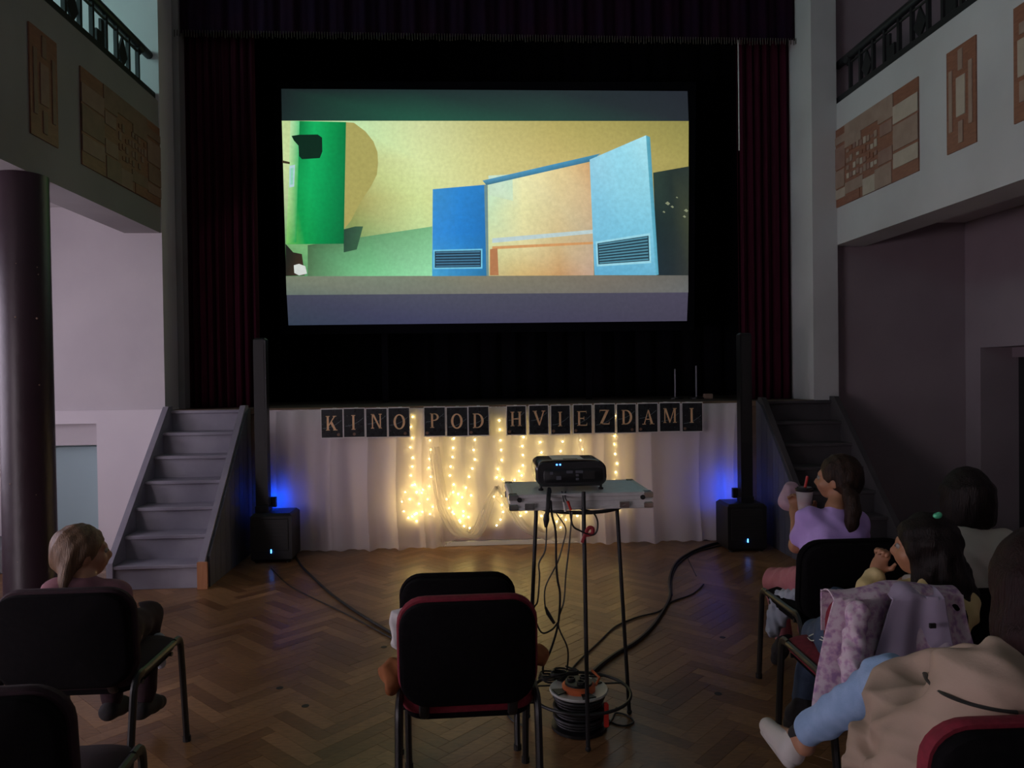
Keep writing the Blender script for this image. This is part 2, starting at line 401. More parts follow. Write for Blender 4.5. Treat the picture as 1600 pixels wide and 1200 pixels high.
def parquet_material(name, per_object):
    m = bpy.data.materials.new(name); m.use_nodes = True; nt = m.node_tree; n = nt.nodes; l = nt.links.new; b = n['Principled BSDF']
    if per_object: src = n.new('ShaderNodeObjectInfo').outputs['Random']
    else:
        at = n.new('ShaderNodeAttribute'); at.attribute_name = 'tone'; src = at.outputs['Fac']
    rp = n.new('ShaderNodeValToRGB'); e = rp.color_ramp.elements
    e[0].position = 0; e[0].color = (0.19, 0.090, 0.037, 1); e[1].position = 1; e[1].color = (0.39, 0.215, 0.10, 1)
    x = e.new(0.5); x.color = (0.265, 0.137, 0.058, 1); x = e.new(0.8); x.color = (0.32, 0.172, 0.077, 1)
    l(src, rp.inputs[0])
    geo = n.new('ShaderNodeNewGeometry')
    nz = n.new('ShaderNodeTexNoise'); nz.inputs['Scale'].default_value = 1.1; nz.inputs['Detail'].default_value = 5
    l(geo.outputs['Position'], nz.inputs['Vector'])
    wr = n.new('ShaderNodeValToRGB'); wr.color_ramp.elements[0].position = .30; wr.color_ramp.elements[0].color = (.58, .56, .54, 1)
    wr.color_ramp.elements[1].position = .72; wr.color_ramp.elements[1].color = (1.1, 1.06, 1.0, 1)
    l(nz.outputs['Fac'], wr.inputs[0])
    mx = n.new('ShaderNodeMix'); mx.data_type = 'RGBA'; mx.blend_type = 'MULTIPLY'; mx.inputs[0].default_value = 1
    l(rp.outputs[0], mx.inputs[6]); l(wr.outputs[0], mx.inputs[7])
    g2 = n.new('ShaderNodeTexNoise'); g2.inputs['Scale'].default_value = 26; g2.inputs['Detail'].default_value = 6
    mp = n.new('ShaderNodeMapping'); mp.inputs['Scale'].default_value = (1, 3, 1); l(geo.outputs['Position'], mp.inputs[0]); l(mp.outputs[0], g2.inputs['Vector'])
    gr = n.new('ShaderNodeMapRange'); gr.inputs[1].default_value = .3; gr.inputs[2].default_value = .7; gr.inputs[3].default_value = .72; gr.inputs[4].default_value = 1.12
    l(g2.outputs['Fac'], gr.inputs[0])
    m2 = n.new('ShaderNodeMix'); m2.data_type = 'RGBA'; m2.blend_type = 'MULTIPLY'; m2.inputs[0].default_value = 1
    l(mx.outputs[2], m2.inputs[6]); l(gr.outputs[0], m2.inputs[7]); l(m2.outputs[2], b.inputs['Base Color'])
    rr = n.new('ShaderNodeMapRange'); rr.inputs[1].default_value = .3; rr.inputs[2].default_value = .7; rr.inputs[3].default_value = .28; rr.inputs[4].default_value = .38
    l(nz.outputs['Fac'], rr.inputs[0]); l(rr.outputs[0], b.inputs['Roughness'])
    bp = n.new('ShaderNodeBump'); bp.inputs['Strength'].default_value = .12; bp.inputs['Distance'].default_value = .004
    l(g2.outputs['Fac'], bp.inputs['Height']); l(bp.outputs[0], b.inputs['Normal'])
    MATS[name] = m
parquet_material('parquet', True); parquet_material('parquet_far', False)

# ---------------------------------------------------------------- room shell
XLO, XRO, YB, ZC = -4.6, 4.63, -3.5, 6.3          # outer walls, rear wall, ceiling
XL, ZL0, ZL1, YL = -2.61, 2.755, 3.88, 6.48         # left balcony front, aisle end wall
XR, ZR0, ZR1, YR = 3.36, 2.64, 3.91, 6.6          # right balcony front
YS, ZS = 6.5, 1.235                               # stage front and stage floor

floor = struct('floor', MB().box((XLO-.6, YB, -0.20), (XRO+.6, 7.0, -0.010)), 'floor_screed', label='worn herringbone parquet floor of the hall')
# herringbone parquet: every block its own piece
L_, W_ = 0.35, 0.07
def block_mesh(name):
    g = 0.0004; c = 0.0004; mb = MB(); hx, hy = L_/2-g, W_/2-g
    vs = []
    for z, i in ((-0.0098, 0), (-0.0015, 0), (0.0, c)):
        vs += [(-hx+i, -hy+i, z), (hx-i, -hy+i, z), (hx-i, hy-i, z), (-hx+i, hy-i, z)]
    fs = [(8, 9, 10, 11)]
    for r in range(2):
        for k in range(4): fs.append((r*4+k, r*4+(k+1) % 4, r*4+4+(k+1) % 4, r*4+4+k))
    mb.add(vs, fs); return mb, mb.mesh(name)
bmb, bme = block_mesh('parquet_block'); bme.materials.append(MATS['parquet'])
ca, sa = math.cos(math.pi/4), math.sin(math.pi/4)
blocks = []
for a in range(-120, 121):
    for b in range(-24, 25):
        su, sv = a*W_+b*L_, a*W_-b*L_
        for kind in (0, 1):
            u, v = (su+L_/2, sv+W_/2) if kind == 0 else (su+L_+W_/2, sv+W_-L_/2)
            x, y = 0.4+(u*ca-v*sa), 4.4+(u*sa+v*ca)
            if XLO-.05 < x < XRO+.05 and 1.3 < y < 6.62:
                blocks.append((x, y, math.pi/4+(math.pi/2 if kind else 0)))
def shown(x, y):
    d = Vector((x, y, 0))-CAM; z = d.dot(cF)
    return z > .5 and -20 < 800+FPX*d.dot(cR)/z < 1620 and 600-FPX*d.dot(cU)/z < 1215
blocks.sort(key=lambda q: q[1])
vis = [q for q in blocks if shown(q[0], q[1]) and not (-0.22 < q[0] < 0.2 and q[1] < 2.9) and q[0] < 1.5+0.1*q[1]][:300]
vset = set(vis)
rnd = random.Random(3)
for (x, y, a) in vis:
    o = bpy.data.objects.new('parquet_block', bme); col.objects.link(o); o.parent = floor
    o.location = (x, y, rnd.uniform(-.0003, .0002)); o.rotation_euler = (rnd.gauss(0, .0016), rnd.gauss(0, .001), a)
V, Fc, T = [], [], []
for q in blocks:
    if q in vset: continue
    x, y, a = q; rot = Matrix.Translation((x, y, rnd.uniform(-.0003, .0002))) @ Matrix.Rotation(a, 4, 'Z') @ Matrix.Rotation(rnd.gauss(0, .0016), 4, 'X')
    k = len(V); V += [tuple(rot @ p) for p in bmb.v]; Fc += [tuple(i+k for i in f) for f in bmb.f]; T += [rnd.random()]*len(bmb.f)
me = bpy.data.meshes.new('parquet_blocks'); me.from_pydata(V, [], Fc)
at = me.attributes.new('tone', 'FLOAT', 'FACE'); at.data.foreach_set('value', T); me.update()
o = link('parquet_blocks', me, 'parquet_far', floor); o['kind'] = 'stuff'

for (a_, b_) in ((477, 1103), (600, 1011), (1129, 996), (1122, 1084), (437, 1075)):
    q = WZ(a_, b_, 0); MB().lathe([(.017, .0), (.017, .0012), (.012, .0016), (0, .0010)], q, 16).build('floor_plug', 'rubber', floor)
# ceiling, outer and rear walls
struct('ceiling', MB().box((XLO-.1, YB-.1, ZC), (XRO+.5, 9.6, ZC+.2)), 'ceiling_paint', label='plain plaster ceiling over the hall')
def wall_with_openings(axis, c0, c1, u0, u1, z0, z1, holes):
    """wall slab between planes c0..c1, cut by rectangular holes (ua, ub, za, zb)"""
    mb = MB(); us = sorted({u0, u1, *[h for q in holes for h in q[:2]]}); zs = sorted({z0, z1, *[h for q in holes for h in q[2:]]})
    for i in range(len(us)-1):
        for j in range(len(zs)-1):
            um, zm = (us[i]+us[i+1])/2, (zs[j]+zs[j+1])/2
            if any(q[0] < um < q[1] and q[2] < zm < q[3] for q in holes): continue
            if axis == 'x': mb.box((c0, us[i], zs[j]), (c1, us[i+1], zs[j+1]))
            else: mb.box((us[i], c0, zs[j]), (us[i+1], c1, zs[j+1]))
    return mb
LOWS = [(3.3, 5.5, 0.75, 2.35), (-1.2, 1.6, 0.65, 1.75)]
HIGHS = [(-0.2, 2.2, 3.9, 5.6), (4.0, 5.7, 3.9, 5.5)]
REARS = [(-0.9, 1.7, 3.6, 5.2)]
struct('wall_left', wall_with_openings('x', XLO-.35, XLO, YB, 6.9, 0, ZC, LOWS+HIGHS), 'plaster', label='left outer wall with daylight windows')
struct('wall_right', wall_with_openings('x', XRO, XRO+.40, YB, 7.0, 0, ZC, [(4.75, 6.40, -.01, 1.69)]), 'plaster_mauve_dimmed', label='right outer wall with a low doorway')
struct('wall_rear', wall_with_openings('y', YB-.3, YB, XLO-.35, XRO+.4, 0, ZC, REARS), 'plaster', label='rear wall of the hall')
def window(n, axis, c, holes_i, pane, label):
    u0_, u1_, z0, z1 = holes_i
    def bx(ua, ub, za, zb, d0, d1):
        return ((c+d0, ua, za), (c+d1, ub, zb)) if axis == 'x' else ((ua, c+d0, za), (ub, c+d1, zb))
    e = empty('window_%d' % n, (c, (u0_+u1_)/2, z0) if axis == 'x' else ((u0_+u1_)/2, c, z0), label, None, kind='structure')
    m = MB(); t = .06
    for a in ((u0_, u1_, z0, z0+t), (u0_, u1_, z1-t, z1), (u0_, u0_+t, z0+t, z1-t), (u1_-t, u1_, z0+t, z1-t)): m.cbox(*bx(*a, -.14, -.07))
    m.build('window_frame', 'frame_white', e)
    N = 3; w = (u1_-u0_-2*t)/N
    for i in range(N):
        if i: MB().cbox(*bx(u0_+t+i*w-.02, u0_+t+i*w+.02, z0+t, z1-t, -.14, -.08)).build('mullion', 'frame_white', e)
        MB().box(*bx(u0_+t+i*w, u0_+t+(i+1)*w, z0+t, z1-t, -.118, -.108)).build('pane', pane, e)
    MB().cbox(*bx(u0_, u1_, z0-.0, z0+.03, -.07, .05)).build('window_sill', 'frame_white', e)
window(1, 'x', XLO, LOWS[0], 'pane_low', 'tall daylit window in the left aisle wall')
window(2, 'x', XLO, HIGHS[0], 'pane_high', 'daylit window above the left balcony, nearer the rear')
window(3, 'x', XLO, HIGHS[1], 'pane_high', 'daylit window above the left balcony, nearer the stage')
window(5, 'x', XLO, LOWS[1], 'fill_pane_low', 'unseen window added in the left aisle wall to light the people')
window(4, 'y', YB, REARS[0], 'fill_pane_rear', 'unseen window added high in the rear wall as fill light')

# left aisle end wall with the under-stage niche; stage piers; right aisle end wall
NX0, NX1 = -3.88, -3.16
wl = struct('wall_aisle_left', wall_with_openings('y', YL, YL+.3, XLO, XL+.01, ZS+.012, ZC, []), 'plaster', label='pale end wall of the left aisle above the stage line')
struct('wall_aisle_left_base', wall_with_openings('y', YL-.03, YL+.3, XLO, XL+.012, 0, ZS+.012, [(NX0, NX1, -.01, 1.135)]), 'plaster_light', label='lower part of the left aisle end wall with a niche')
struct('wall_niche', MB().box((NX0-.05, YL+.24, 0), (NX1+.05, YL+.29, 1.2)), 'niche_teal_lit', label='back of the niche beside the stairs')
struct('trim_niche', MB().cbox((NX0, YL+.05, .945), (NX1, YL+.20, 1.14)), 'plaster', label='boxed lintel in the niche')
nd = struct('door_2', MB().cbox((NX0+.02, YL+.17, 0.0), (NX1-.01, YL+.20, .925)), 'niche_teal_lit', label='small pale hatch door in the niche')
MB().cyl((NX0+.1, YL+.145, .5), .012, .03, axis=(0, 1, 0)).build('door_knob', 'chrome', nd)
struct('wall_pier_left', MB().box((-2.80, 6.80, ZS), (-2.55, 7.2, ZC)), 'plaster_warm_shaded', label='narrow pier left of the stage opening')
struct('wall_pier_right', MB().box((3.128, YS, 0), (XR, 7.1, ZC)), 'plaster_grey_dimmed', label='narrow pier right of the stage opening')
struct('wall_aisle_right', MB().box((XR-.02, YR, 0), (XRO+.1, 7.1, ZC)), 'plaster_mauve_dimmed', label='dim end wall of the right aisle behind the stairs')
struct('wall_stage_rear', MB().box((-4, 9.2, 0), (5, 9.4, ZC)), 'dark_void', label='dark rear wall of the stage')
struct('wall_stage_left', MB().box((-2.85, 7.1, 0), (-2.75, 9.3, ZC)), 'dark_void', label='dark left wing wall of the stage')
struct('wall_stage_right', MB().box((3.55, 7.1, 0), (3.65, 9.3, ZC)), 'dark_void', label='dark right wing wall of the stage')
d1 = struct('door_1', MB().cbox((XRO+.36, 4.8, 0), (XRO+.40, 6.40, 1.69)), 'door_paint', label='dark door set deep in the right aisle wall')
MB().cyl((XRO+.33, 5.0, .85), .02, .04, axis=(1, 0, 0)).build('door_handle', 'chrome', d1)
struct('trim_door', MB().box((XRO+.30, 4.6, 1.60), (XRO+.42, 6.5, 1.72)), 'plaster_mauve_dimmed', label='lintel of the right aisle doorway')

# balconies: parapet, soffit, floor
def balcony(side, X, sgn, z0, z1, yend, outer):
    s = 'left' if sgn < 0 else 'right'
    th = 0.30
    xa, xb = (X-th, X) if sgn < 0 else (X, X+th)
    par = struct('wall_balcony_'+s, MB().box((xa, YB, z0), (xb, yend, z1)), 'plaster_warm_shaded' if sgn < 0 else 'plaster_grey_dimmed', label='white balcony front on the %s side of the hall' % s)
    fa, fb = (outer, xa) if sgn < 0 else (xb, outer)
    struct('ceiling_aisle_'+s, MB().box((fa, YB, z0+.22), (fb, yend, z0+.40)), 'ceiling_paint', label='ceiling of the %s aisle under the balcony' % s)
    return par
parL = balcony('l', XL, -1, ZL0, ZL1, YL, XLO)
parR = balcony('r', XR, 1, ZR0, ZR1, YR, XRO)

def inlay(par, X, sgn, y0, y1, z0, z1, pieces, plate='inlay_brown', label=None):
    """framed decoration on a balcony front; pieces are (u0,u1,v0,v1,material) in unit square, u runs away from the stage"""
    dx = sgn*-0.010
    xs = sorted((X, X+dx))
    p = MB().box((xs[0], y0, z0), (xs[1], y1, z1)).build('inlay_plate', plate, par)
    for q in pieces:
        ua, ub, va, vb, m = q
        a, b = y1-ua*(y1-y0), y1-ub*(y1-y0)
        t = sgn*-0.016; x2 = sorted((X+dx*.5, X+t))
        MB().cbox((x2[0], min(a, b), z0+va*(z1-z0)), (x2[1], max(a, b), z0+vb*(z1-z0)), .002).build('inlay_piece', m, p)
    return p
narrow = [(.10, .22, .20, .80, 'inlay_tan'), (.78, .90, .20, .80, 'inlay_tan'), (.36, .66, .32, .70, 'inlay_pale'),
          (.43, .58, .76, .96, 'inlay_tan'), (.43, .58, .06, .27, 'inlay_tan')]
def big_pieces(seed, mx=''):
    r = random.Random(seed); P = []
    P += [(.0, .20, .80, .90, 'inlay_tan'), (.0, .20, .48, .76, 'inlay_rose'), (.0, .19, .24, .46, 'inlay_tan'), (.0, .20, .10, .22, 'inlay_pale'),
          (.20, .40, .70, 1.0, 'inlay_tan'), (.40, .60, .80, 1.0, 'inlay_tan'), (.60, .76, .74, 1.0, 'inlay_tan'), (.76, 1.0, .64, .84, 'inlay_pale'), (.76, 1.0, .34, .62, 'inlay_tan'),
          (.76, 1.0, .14, .31, 'inlay_pale'), (.21, .38, .0, .12, 'inlay_brown'), (.20, .42, .12, .26, 'inlay_tan'), (.42, .56, .0, .20, 'inlay_pale'), (.56, .74, .0, .24, 'inlay_tan'),
          (.60, .75, .26, .42, 'inlay_rose'), (.62, .75, .58, .72, 'inlay_rose')]
    for i in range(9):                                 # the busy middle motif
        for j in range(4):
            if r.random() < .8:
                u = .22+i*.042; v = .28+j*.11
                P.append((u, u+.03, v+r.uniform(0, .03), v+r.uniform(.06, .10), r.choice(['inlay_rose', 'inlay_brown', 'inlay_pale', 'inlay_tan'])))
    return P
inlay(parR, XR, 1, 5.28, 6.595, 2.972, 3.668, big_pieces(1))
inlay(parR, XR, 1, 4.66, 4.955, 2.99, 3.69, narrow)
inlay(parR, XR, 1, 3.02, 4.325, 2.99, 3.69, [(.04, .12, .74, .84, 'inlay_tan'), (.04, .12, .16, .34, 'inlay_tan'), (.03, .075, .38, .70, 'inlay_pale'), (.09, .12, .38, .70, 'inlay_pale')]+[(a+.10, b+.10, c, d, m) for a, b, c, d, m in big_pieces(5) if b < .88 and a > .04])
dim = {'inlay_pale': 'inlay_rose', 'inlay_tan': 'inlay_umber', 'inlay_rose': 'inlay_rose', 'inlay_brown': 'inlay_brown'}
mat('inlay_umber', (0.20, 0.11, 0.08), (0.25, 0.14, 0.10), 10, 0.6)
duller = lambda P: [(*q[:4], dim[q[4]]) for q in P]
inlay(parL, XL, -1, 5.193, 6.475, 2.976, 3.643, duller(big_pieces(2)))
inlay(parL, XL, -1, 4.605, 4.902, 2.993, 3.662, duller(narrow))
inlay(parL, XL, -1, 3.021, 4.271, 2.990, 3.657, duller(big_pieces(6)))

def railing(X, sgn, z1, y0, y1, label):
    e = empty('balcony_railing', (X, y1, z1), label, 'railing')
    xc = X+sgn*.07
    def bx(ya, yb, za, zb, name, w=.02, m='iron'): MB().cbox((xc-w, ya, za), (xc+w, yb, zb), .003).build(name, m, e)
    bx(y0, y1-.005, z1-.0, z1+.07, 'base_rail', .05)
    pts = smooth_path([(xc, y0, z1+.39), (xc, y1-.35, z1+.39), (xc, y1-.25, z1+.385), (xc, y1-.16, z1+.36)], 4)
    MB().tube(pts, .036, 10).build('top_rail', 'iron', e, True)
    MB().tube([(xc, y0, z1+.325), (xc, y1-.17, z1+.325)], .010, 8).build('top_bar', 'iron', e, True)
    y = y1-.22; i = 0
    while y > max(y0, 2.6):
        bx(y-.014, y+.014, z1+.05, z1+.37, 'baluster', .014)
        if i % 4 == 1:                         # diamond plate
            c = y-.10
            MB().prism([(xc-.008, c, z1+.08), (xc-.008, c-.075, z1+.18), (xc-.008, c, z1+.32), (xc-.008, c+.075, z1+.18)], (.016, 0, 0)).build('diamond', 'iron', e)
            bx(c-.006, c+.006, z1+.05, z1+.32, 'rod', .006)
        if i % 4 == 3:                         # stepped block
            c = y-.09
            bx(c-.055, c+.055, z1+.05, z1+.20, 'block_plate', .010); bx(c+.01, c+.055, z1+.20, z1+.30, 'block_plate', .010)
        y -= .20 if i % 2 else .17; i += 1
    return e
railing(XL, -1, ZL1, 0.5, YL, 'black iron balcony railing on the left, against the pale blue wall')
railing(XR, 1, ZR1, 0.5, YR, 'black iron balcony railing on the right, against the dark wall')

# pillar under the left balcony
e = empty('pillar', (-2.70, 4.68, 0), 'dark purple-brown painted round pillar under the left balcony', 'pillar')
pv = MB().lathe([(.155, 0), (.155, .10), (.146, .12), (.143, 1.2), (.139, ZL0-.02), (.139, ZL0)], (-2.70, 4.68, 0), 40).build('shaft', 'pillar_paint', e, True)
rr = random.Random(5)
for k in range(14):                            # chips in the paint
    a = rr.uniform(-2.9, -.5); z = rr.uniform(.4, 2.4); r = rr.uniform(.003, .007)
    MB().ball((-2.70+.142*math.cos(a), 4.68+.142*math.sin(a), z), r, 6, 4).build('paint_chip', 'inlay_tan', pv)
o = MB().cbox((-4.4, 5.95, 0), (-3.60, YL-.03, .20), .01).build('low_step', 'step_grey'); set_base(o, (-4.0, 6.2, 0))
tag(o, 'low grey step on the floor behind the dark pillar', 'step')

# stage
st = struct('floor_stage', MB().box((-2.62, YS+.02, ZS-.05), (3.128, 9.2, ZS)), 'stage_wood', label='dark stage floor')
struct('wall_stage_front', MB().box((-2.62, YS, 0), (3.128, YS+.04, ZS-.05)), 'stage_edge', label='boarded front of the stage')
struct('trim_stage_edge', MB().cbox((-2.60, YS-.015, ZS-.045), (3.128, YS+.03, ZS+.004)), 'stage_edge', label='wooden edge of the stage')
struct('trim_stage_foot', MB().cbox((-1.9, YS-.03, 0), (2.55, YS, .045)), 'paper_white', label='pale board along the foot of the stage')
def drape(name, x0, x1, y, z0, z1, amp, nf, m, label, cat, seed=0, group=None, flare=.4):
    r = random.Random(seed); ph = [r.uniform(0, 6.28) for _ in range(4)]; nu = max(40, nf*10)
    def fn(u, v):
        t = u*nf*2*math.pi+ph[0]+1.1*math.sin(u*6+ph[1]); k = amp*(1-flare*v)
        return Vector((x0+(x1-x0)*u+.25*k*math.cos(t), y+k*math.sin(t)+.3*k*math.sin(2.3*t+ph[2]), z0+(z1-z0)*v))
    o = MB().grid(fn, nu, 10).build(name, m, None, True); thicken(o, .004)
    set_base(o, ((x0+x1)/2, y, z0)); return tag(o, label, cat, group)
drape('stage_curtain', -2.62, -1.93, 6.95, ZS, 5.4, .035, 9, 'red_velvet', 'dark red velvet stage curtain gathered left of the screen', 'curtain', 1)
drape('stage_curtain', 2.60, 3.33, 6.95, ZS, 5.4, .035, 9, 'red_velvet', 'dark red velvet stage curtain gathered right of the screen', 'curtain', 2)
drape('backdrop_curtain', -2.72, 3.52, 8.3, ZS, 5.8, .03, 24, 'black_cloth', 'black backdrop curtain behind the screen', 'curtain', 3)
e = empty('stage_valance', (.3, 6.8, 4.6), 'dark purple-red valance with a fringe across the top of the stage', 'valance')
r = random.Random(9)
MB().grid(lambda u, v: Vector((-2.6+5.95*u, 6.82+.02*math.sin(u*170)+.008*math.sin(u*411), 4.62+v*1.5)), 420, 4).build('pleats', 'valance_velvet', e, True)
f = MB()
for k in range(240):
    x = -2.58+5.9*k/240; f.tube([(x, 6.79, 4.63), (x+r.uniform(-.004, .004), 6.79, 4.57+r.uniform(-.01, .01))], .004, 4)
fo = f.build('fringe', 'brass_thread', e); fo['kind'] = 'stuff'
# added pale rod as the curtain-edge highlight at the right, and thin stands on the stage
o = MB().cyl(W(1155, 235, 6.85), .006, ZC-W(1155, 235, 6.85).z, 8).build('curtain_edge_highlight', 'alu'); set_base(o, W(1155, 235, 6.85)); tag(o, 'thin pale rod standing for the highlight on the edge of the right stage curtain', 'rod')
for (px, top, lab) in ((1055, 578, 'thin dark stand on the stage, left of its twin'), (1088, 573, 'thin dark stand on the stage, beside the small tan box')):
    b = W(px, 612, 7.35); b.z = ZS; t = W(px, top, 7.35)
    e = empty('stand', b, lab, 'stand', 'stands on the stage')
    MB().cyl(b+Vector((0, 0, .01)), .008, max(.1, t.z-b.z), 8).build('rod', 'stair_paint', e)
    MB().lathe([(.08, 0), (.08, .012), (.012, .02)], b, 16).build('base', 'black_plastic', e)
b = W(1106, 606, 7.3); b.z = ZS
o = MB().cbox(b+Vector((-.04, -.03, 0)), b+Vector((.04, .03, .05))).build('small_box', 'inlay_tan'); set_base(o, b); tag(o, 'small tan box on the stage floor near the right curtain', 'box')

# ---------------------------------------------------------------- stairs
def stairs(x0, x1, label, foot=None, paint='stair_paint'):
    e = empty('stage_stairs', ((x0+x1)/2, 5.37, 0), label, 'stairs')
    n, ya, yb = 7, 5.40, 6.47; rise = ZS/n; run = (yb-ya)/(n-1); t = .045
    for i in range(n):
        y = ya+run*i; z = rise*(i+1)
        MB().cbox((x0+t, y, rise*i+(.0 if i == 0 else -.02)), (x1-t, y+.02, z-.028), .002).build('riser', paint, e)
        y2 = y+run+.02 if i < n-1 else YS+.02
        MB().cbox((x0+t, y-.022, z-.028), (x1-t, y2, z), .005).build('tread', paint, e)
    prof = [(5.37, 0), (5.37, .20), (6.40, ZS+.035), (YS-.016, ZS+.035), (YS-.016, 0)]
    for x in (x0, x1-t):
        s = MB().prism([(x, y, z) for y, z in prof], (t, 0, 0)).build('stringer', paint, e)
    inner = x1 if abs(x1) < abs(x0) else x0-.02
    nb = 9
    for k in range(nb):                        # vertical cladding boards on the open side
        a = 5.42+(YS-.02-5.42)*k/nb; b = 5.42+(YS-.02-5.42)*(k+1)/nb-.004
        h = lambda y: min(.20+(y-5.37)*(ZS+.035-.20)/1.03, ZS+.035)-.03
        MB().prism([(inner, a, 0), (inner, b, 0), (inner, b, h(b)), (inner, a, h(a))], (.02, 0, 0)).build('side_board', 'stair_side', e)
    if foot:
        MB().cbox((x1-t-.004, 5.352, 0), (x1+.022, 5.372, .195), .003).build('end_block', 'raw_wood', e)
    return e
stairs(-2.585, -1.90, 'grey wooden steps up to the left end of the stage', True)
stairs(2.60, 3.31, 'shadowed wooden steps up to the right end of the stage', None, 'stair_shaded')
# ---------------------------------------------------------------- projection screen and its picture
YSC = 7.6
def emit_attr(name, strength=1.0, grain=0.12, gscale=9):
    m = bpy.data.materials.new(name); m.use_nodes = True; nt = m.node_tree; n = nt.nodes; l = nt.links.new
    b = n['Principled BSDF']; b.inputs['Base Color'].default_value = (.02, .02, .02, 1); b.inputs['Roughness'].default_value = .9
    at = n.new('ShaderNodeAttribute'); at.attribute_name = 'Col'
    tc = n.new('ShaderNodeTexCoord'); nz = n.new('ShaderNodeTexNoise'); nz.inputs['Scale'].default_value = gscale; nz.inputs['Detail'].default_value = 8
    l(tc.outputs['Object'], nz.inputs['Vector'])
    mr = n.new('ShaderNodeMapRange'); mr.inputs[1].default_value = .25; mr.inputs[2].default_value = .75; mr.inputs[3].default_value = 1-grain; mr.inputs[4].default_value = 1+grain
    l(nz.outputs['Fac'], mr.inputs[0])
    mx = n.new('ShaderNodeMix'); mx.data_type = 'RGBA'; mx.blend_type = 'MULTIPLY'; mx.inputs[0].default_value = 1
    l(at.outputs['Color'], mx.inputs[6]); l(mr.outputs[0], mx.inputs[7]); l(mx.outputs[2], b.inputs['Emission Color'])
    b.inputs['Emission Strength'].default_value = strength; MATS[name] = m
emit_attr('film_light', 1.0, .09, 26)
se = empty('projection_screen', W(757, 508, YSC), 'wide projection screen above the stage showing a film', 'screen')
def SP(cx, cy, layer=0):
    p = W(400+cx*.45, 120+cy*.45, YSC); return Vector((p.x, YSC-.002-.0006*layer, p.z))
border = MB()
cn = [SP(60, 15), SP(1528, 18), SP(1522, 880), SP(85, 895)]
MB().prism([Vector((p.x, YSC+.003, p.z)) for p in cn], (0, .02, 0)).build('screen_fabric', 'black_cloth', se)
for px_ in (600, 920):
    p_ = W(px_, 508, YSC); MB().cbox((p_.x-.03, YSC+.024, ZS), (p_.x+.03, YSC+.06, p_.z+.3)).build('support_leg', 'black_cloth', se)
pv, pf, pc = [], [], []
lay = [0]
def poly(pts, cols):
    """flat patch of the film picture; one colour, or one per corner"""
    lay[0] += 1; k = len(pv)
    for p in pts: pv.append(SP(p[0], p[1], lay[0]))
    pf.append(tuple(range(k, k+len(pts))))
    if isinstance(cols, tuple): cols = [cols]*len(pts)
    pc.extend([srgb(*c) for c in cols])
def patch(x0, y0, x1, y1, cols, nu=1, nv=1, edge=None):
    """bilinear colour grid: cols rows (top to bottom) of colours; edge(u, v) may bend it"""
    lay[0] += 1; k = len(pv); R_, C_ = len(cols), len(cols[0])
    for j in range(R_):
        for i in range(C_):
            u, v = i/(C_-1), j/(R_-1)
            q = edge(u, v) if edge else (x0+(x1-x0)*u, y0+(y1-y0)*v)
            pv.append(SP(q[0], q[1], lay[0])); pc.append(srgb(*cols[j][i]))
    for j in range(R_-1):
        for i in range(C_-1): pf.append((k+j*C_+i, k+j*C_+i+1, k+(j+1)*C_+i+1, k+(j+1)*C_+i))
def quadmap(a, b, c, d):
    return lambda u, v: tuple((1-v)*((1-u)*a[i]+u*b[i])+v*((1-u)*d[i]+u*c[i]) for i in (0, 1))
patch(0, 0, 0, 0, [[(26, 34, 36), (28, 44, 44), (32, 44, 46), (34, 38, 46)], [(28, 42, 42), (34, 84, 66), (36, 66, 58), (36, 42, 48)]], edge=quadmap((88, 42), (1498, 50), (1502, 154), (90, 153)))
patch(0, 0, 0, 0, [[(66, 68, 84), (74, 76, 92), (72, 72, 88), (72, 68, 86)], [(52, 62, 78), (58, 60, 88), (64, 62, 84), (66, 62, 80)]], edge=quadmap((107, 757), (1500, 748), (1496, 848), (113, 863)))
patch(0, 0, 0, 0, [  # the film's wall
    [(190, 212, 150), (190, 225, 170), (205, 214, 158), (190, 184, 120), (176, 164, 96), (160, 150, 84), (140, 134, 74)],
    [(200, 220, 160), (182, 190, 124), (214, 226, 164), (206, 200, 134), (196, 180, 112), (180, 166, 98), (160, 150, 84)],
    [(180, 200, 150), (160, 150, 84), (206, 220, 150), (212, 206, 140), (200, 182, 116), (170, 160, 96), (150, 140, 80)],
    [(120, 170, 110), (120, 150, 90), (190, 214, 150), (206, 210, 146), (190, 178, 112), (150, 140, 90), (120, 110, 70)],
    [(70, 120, 80), (110, 190, 130), (150, 214, 158), (150, 190, 140), (150, 140, 96), (110, 106, 76), (90, 86, 60)]],
    edge=quadmap((90, 153), (1502, 154), (1500, 692), (105, 694)))
poly([(312, 158), (340, 160), (380, 190), (408, 225), (422, 262), (424, 300), (420, 340), (400, 380), (360, 440), (330, 500), (305, 530)], (168, 160, 92))   # bin's shadow
patch(0, 0, 0, 0, [[(70, 104, 70), (96, 150, 104), (120, 180, 130)], [(84, 120, 84), (120, 196, 140), (150, 220, 168)]], edge=quadmap((180, 585), (612, 520), (612, 693), (180, 693)))
poly([(305, 530), (345, 520), (372, 520), (350, 600), (305, 610)], [(40, 66, 52), (52, 84, 64), (60, 96, 70), (54, 92, 66), (44, 76, 58)])
patch(0, 0, 0, 0, [[(14, 122, 62), (22, 176, 96), (14, 150, 78), (8, 120, 64)], [(20, 150, 76), (18, 170, 92), (12, 148, 80), (6, 118, 66)], [(96, 180, 86), (16, 150, 74), (10, 132, 70), (6, 104, 58)]],
      edge=quadmap((150, 154), (313, 158), (305, 580), (108, 582)))                                            # green bin
patch(0, 0, 0, 0, [[(186, 226, 170), (90, 196, 130)], [(180, 220, 150), (60, 176, 100)], [(120, 190, 96), (20, 156, 78)]], edge=quadmap((120, 154), (152, 154), (140, 575), (106, 580)))
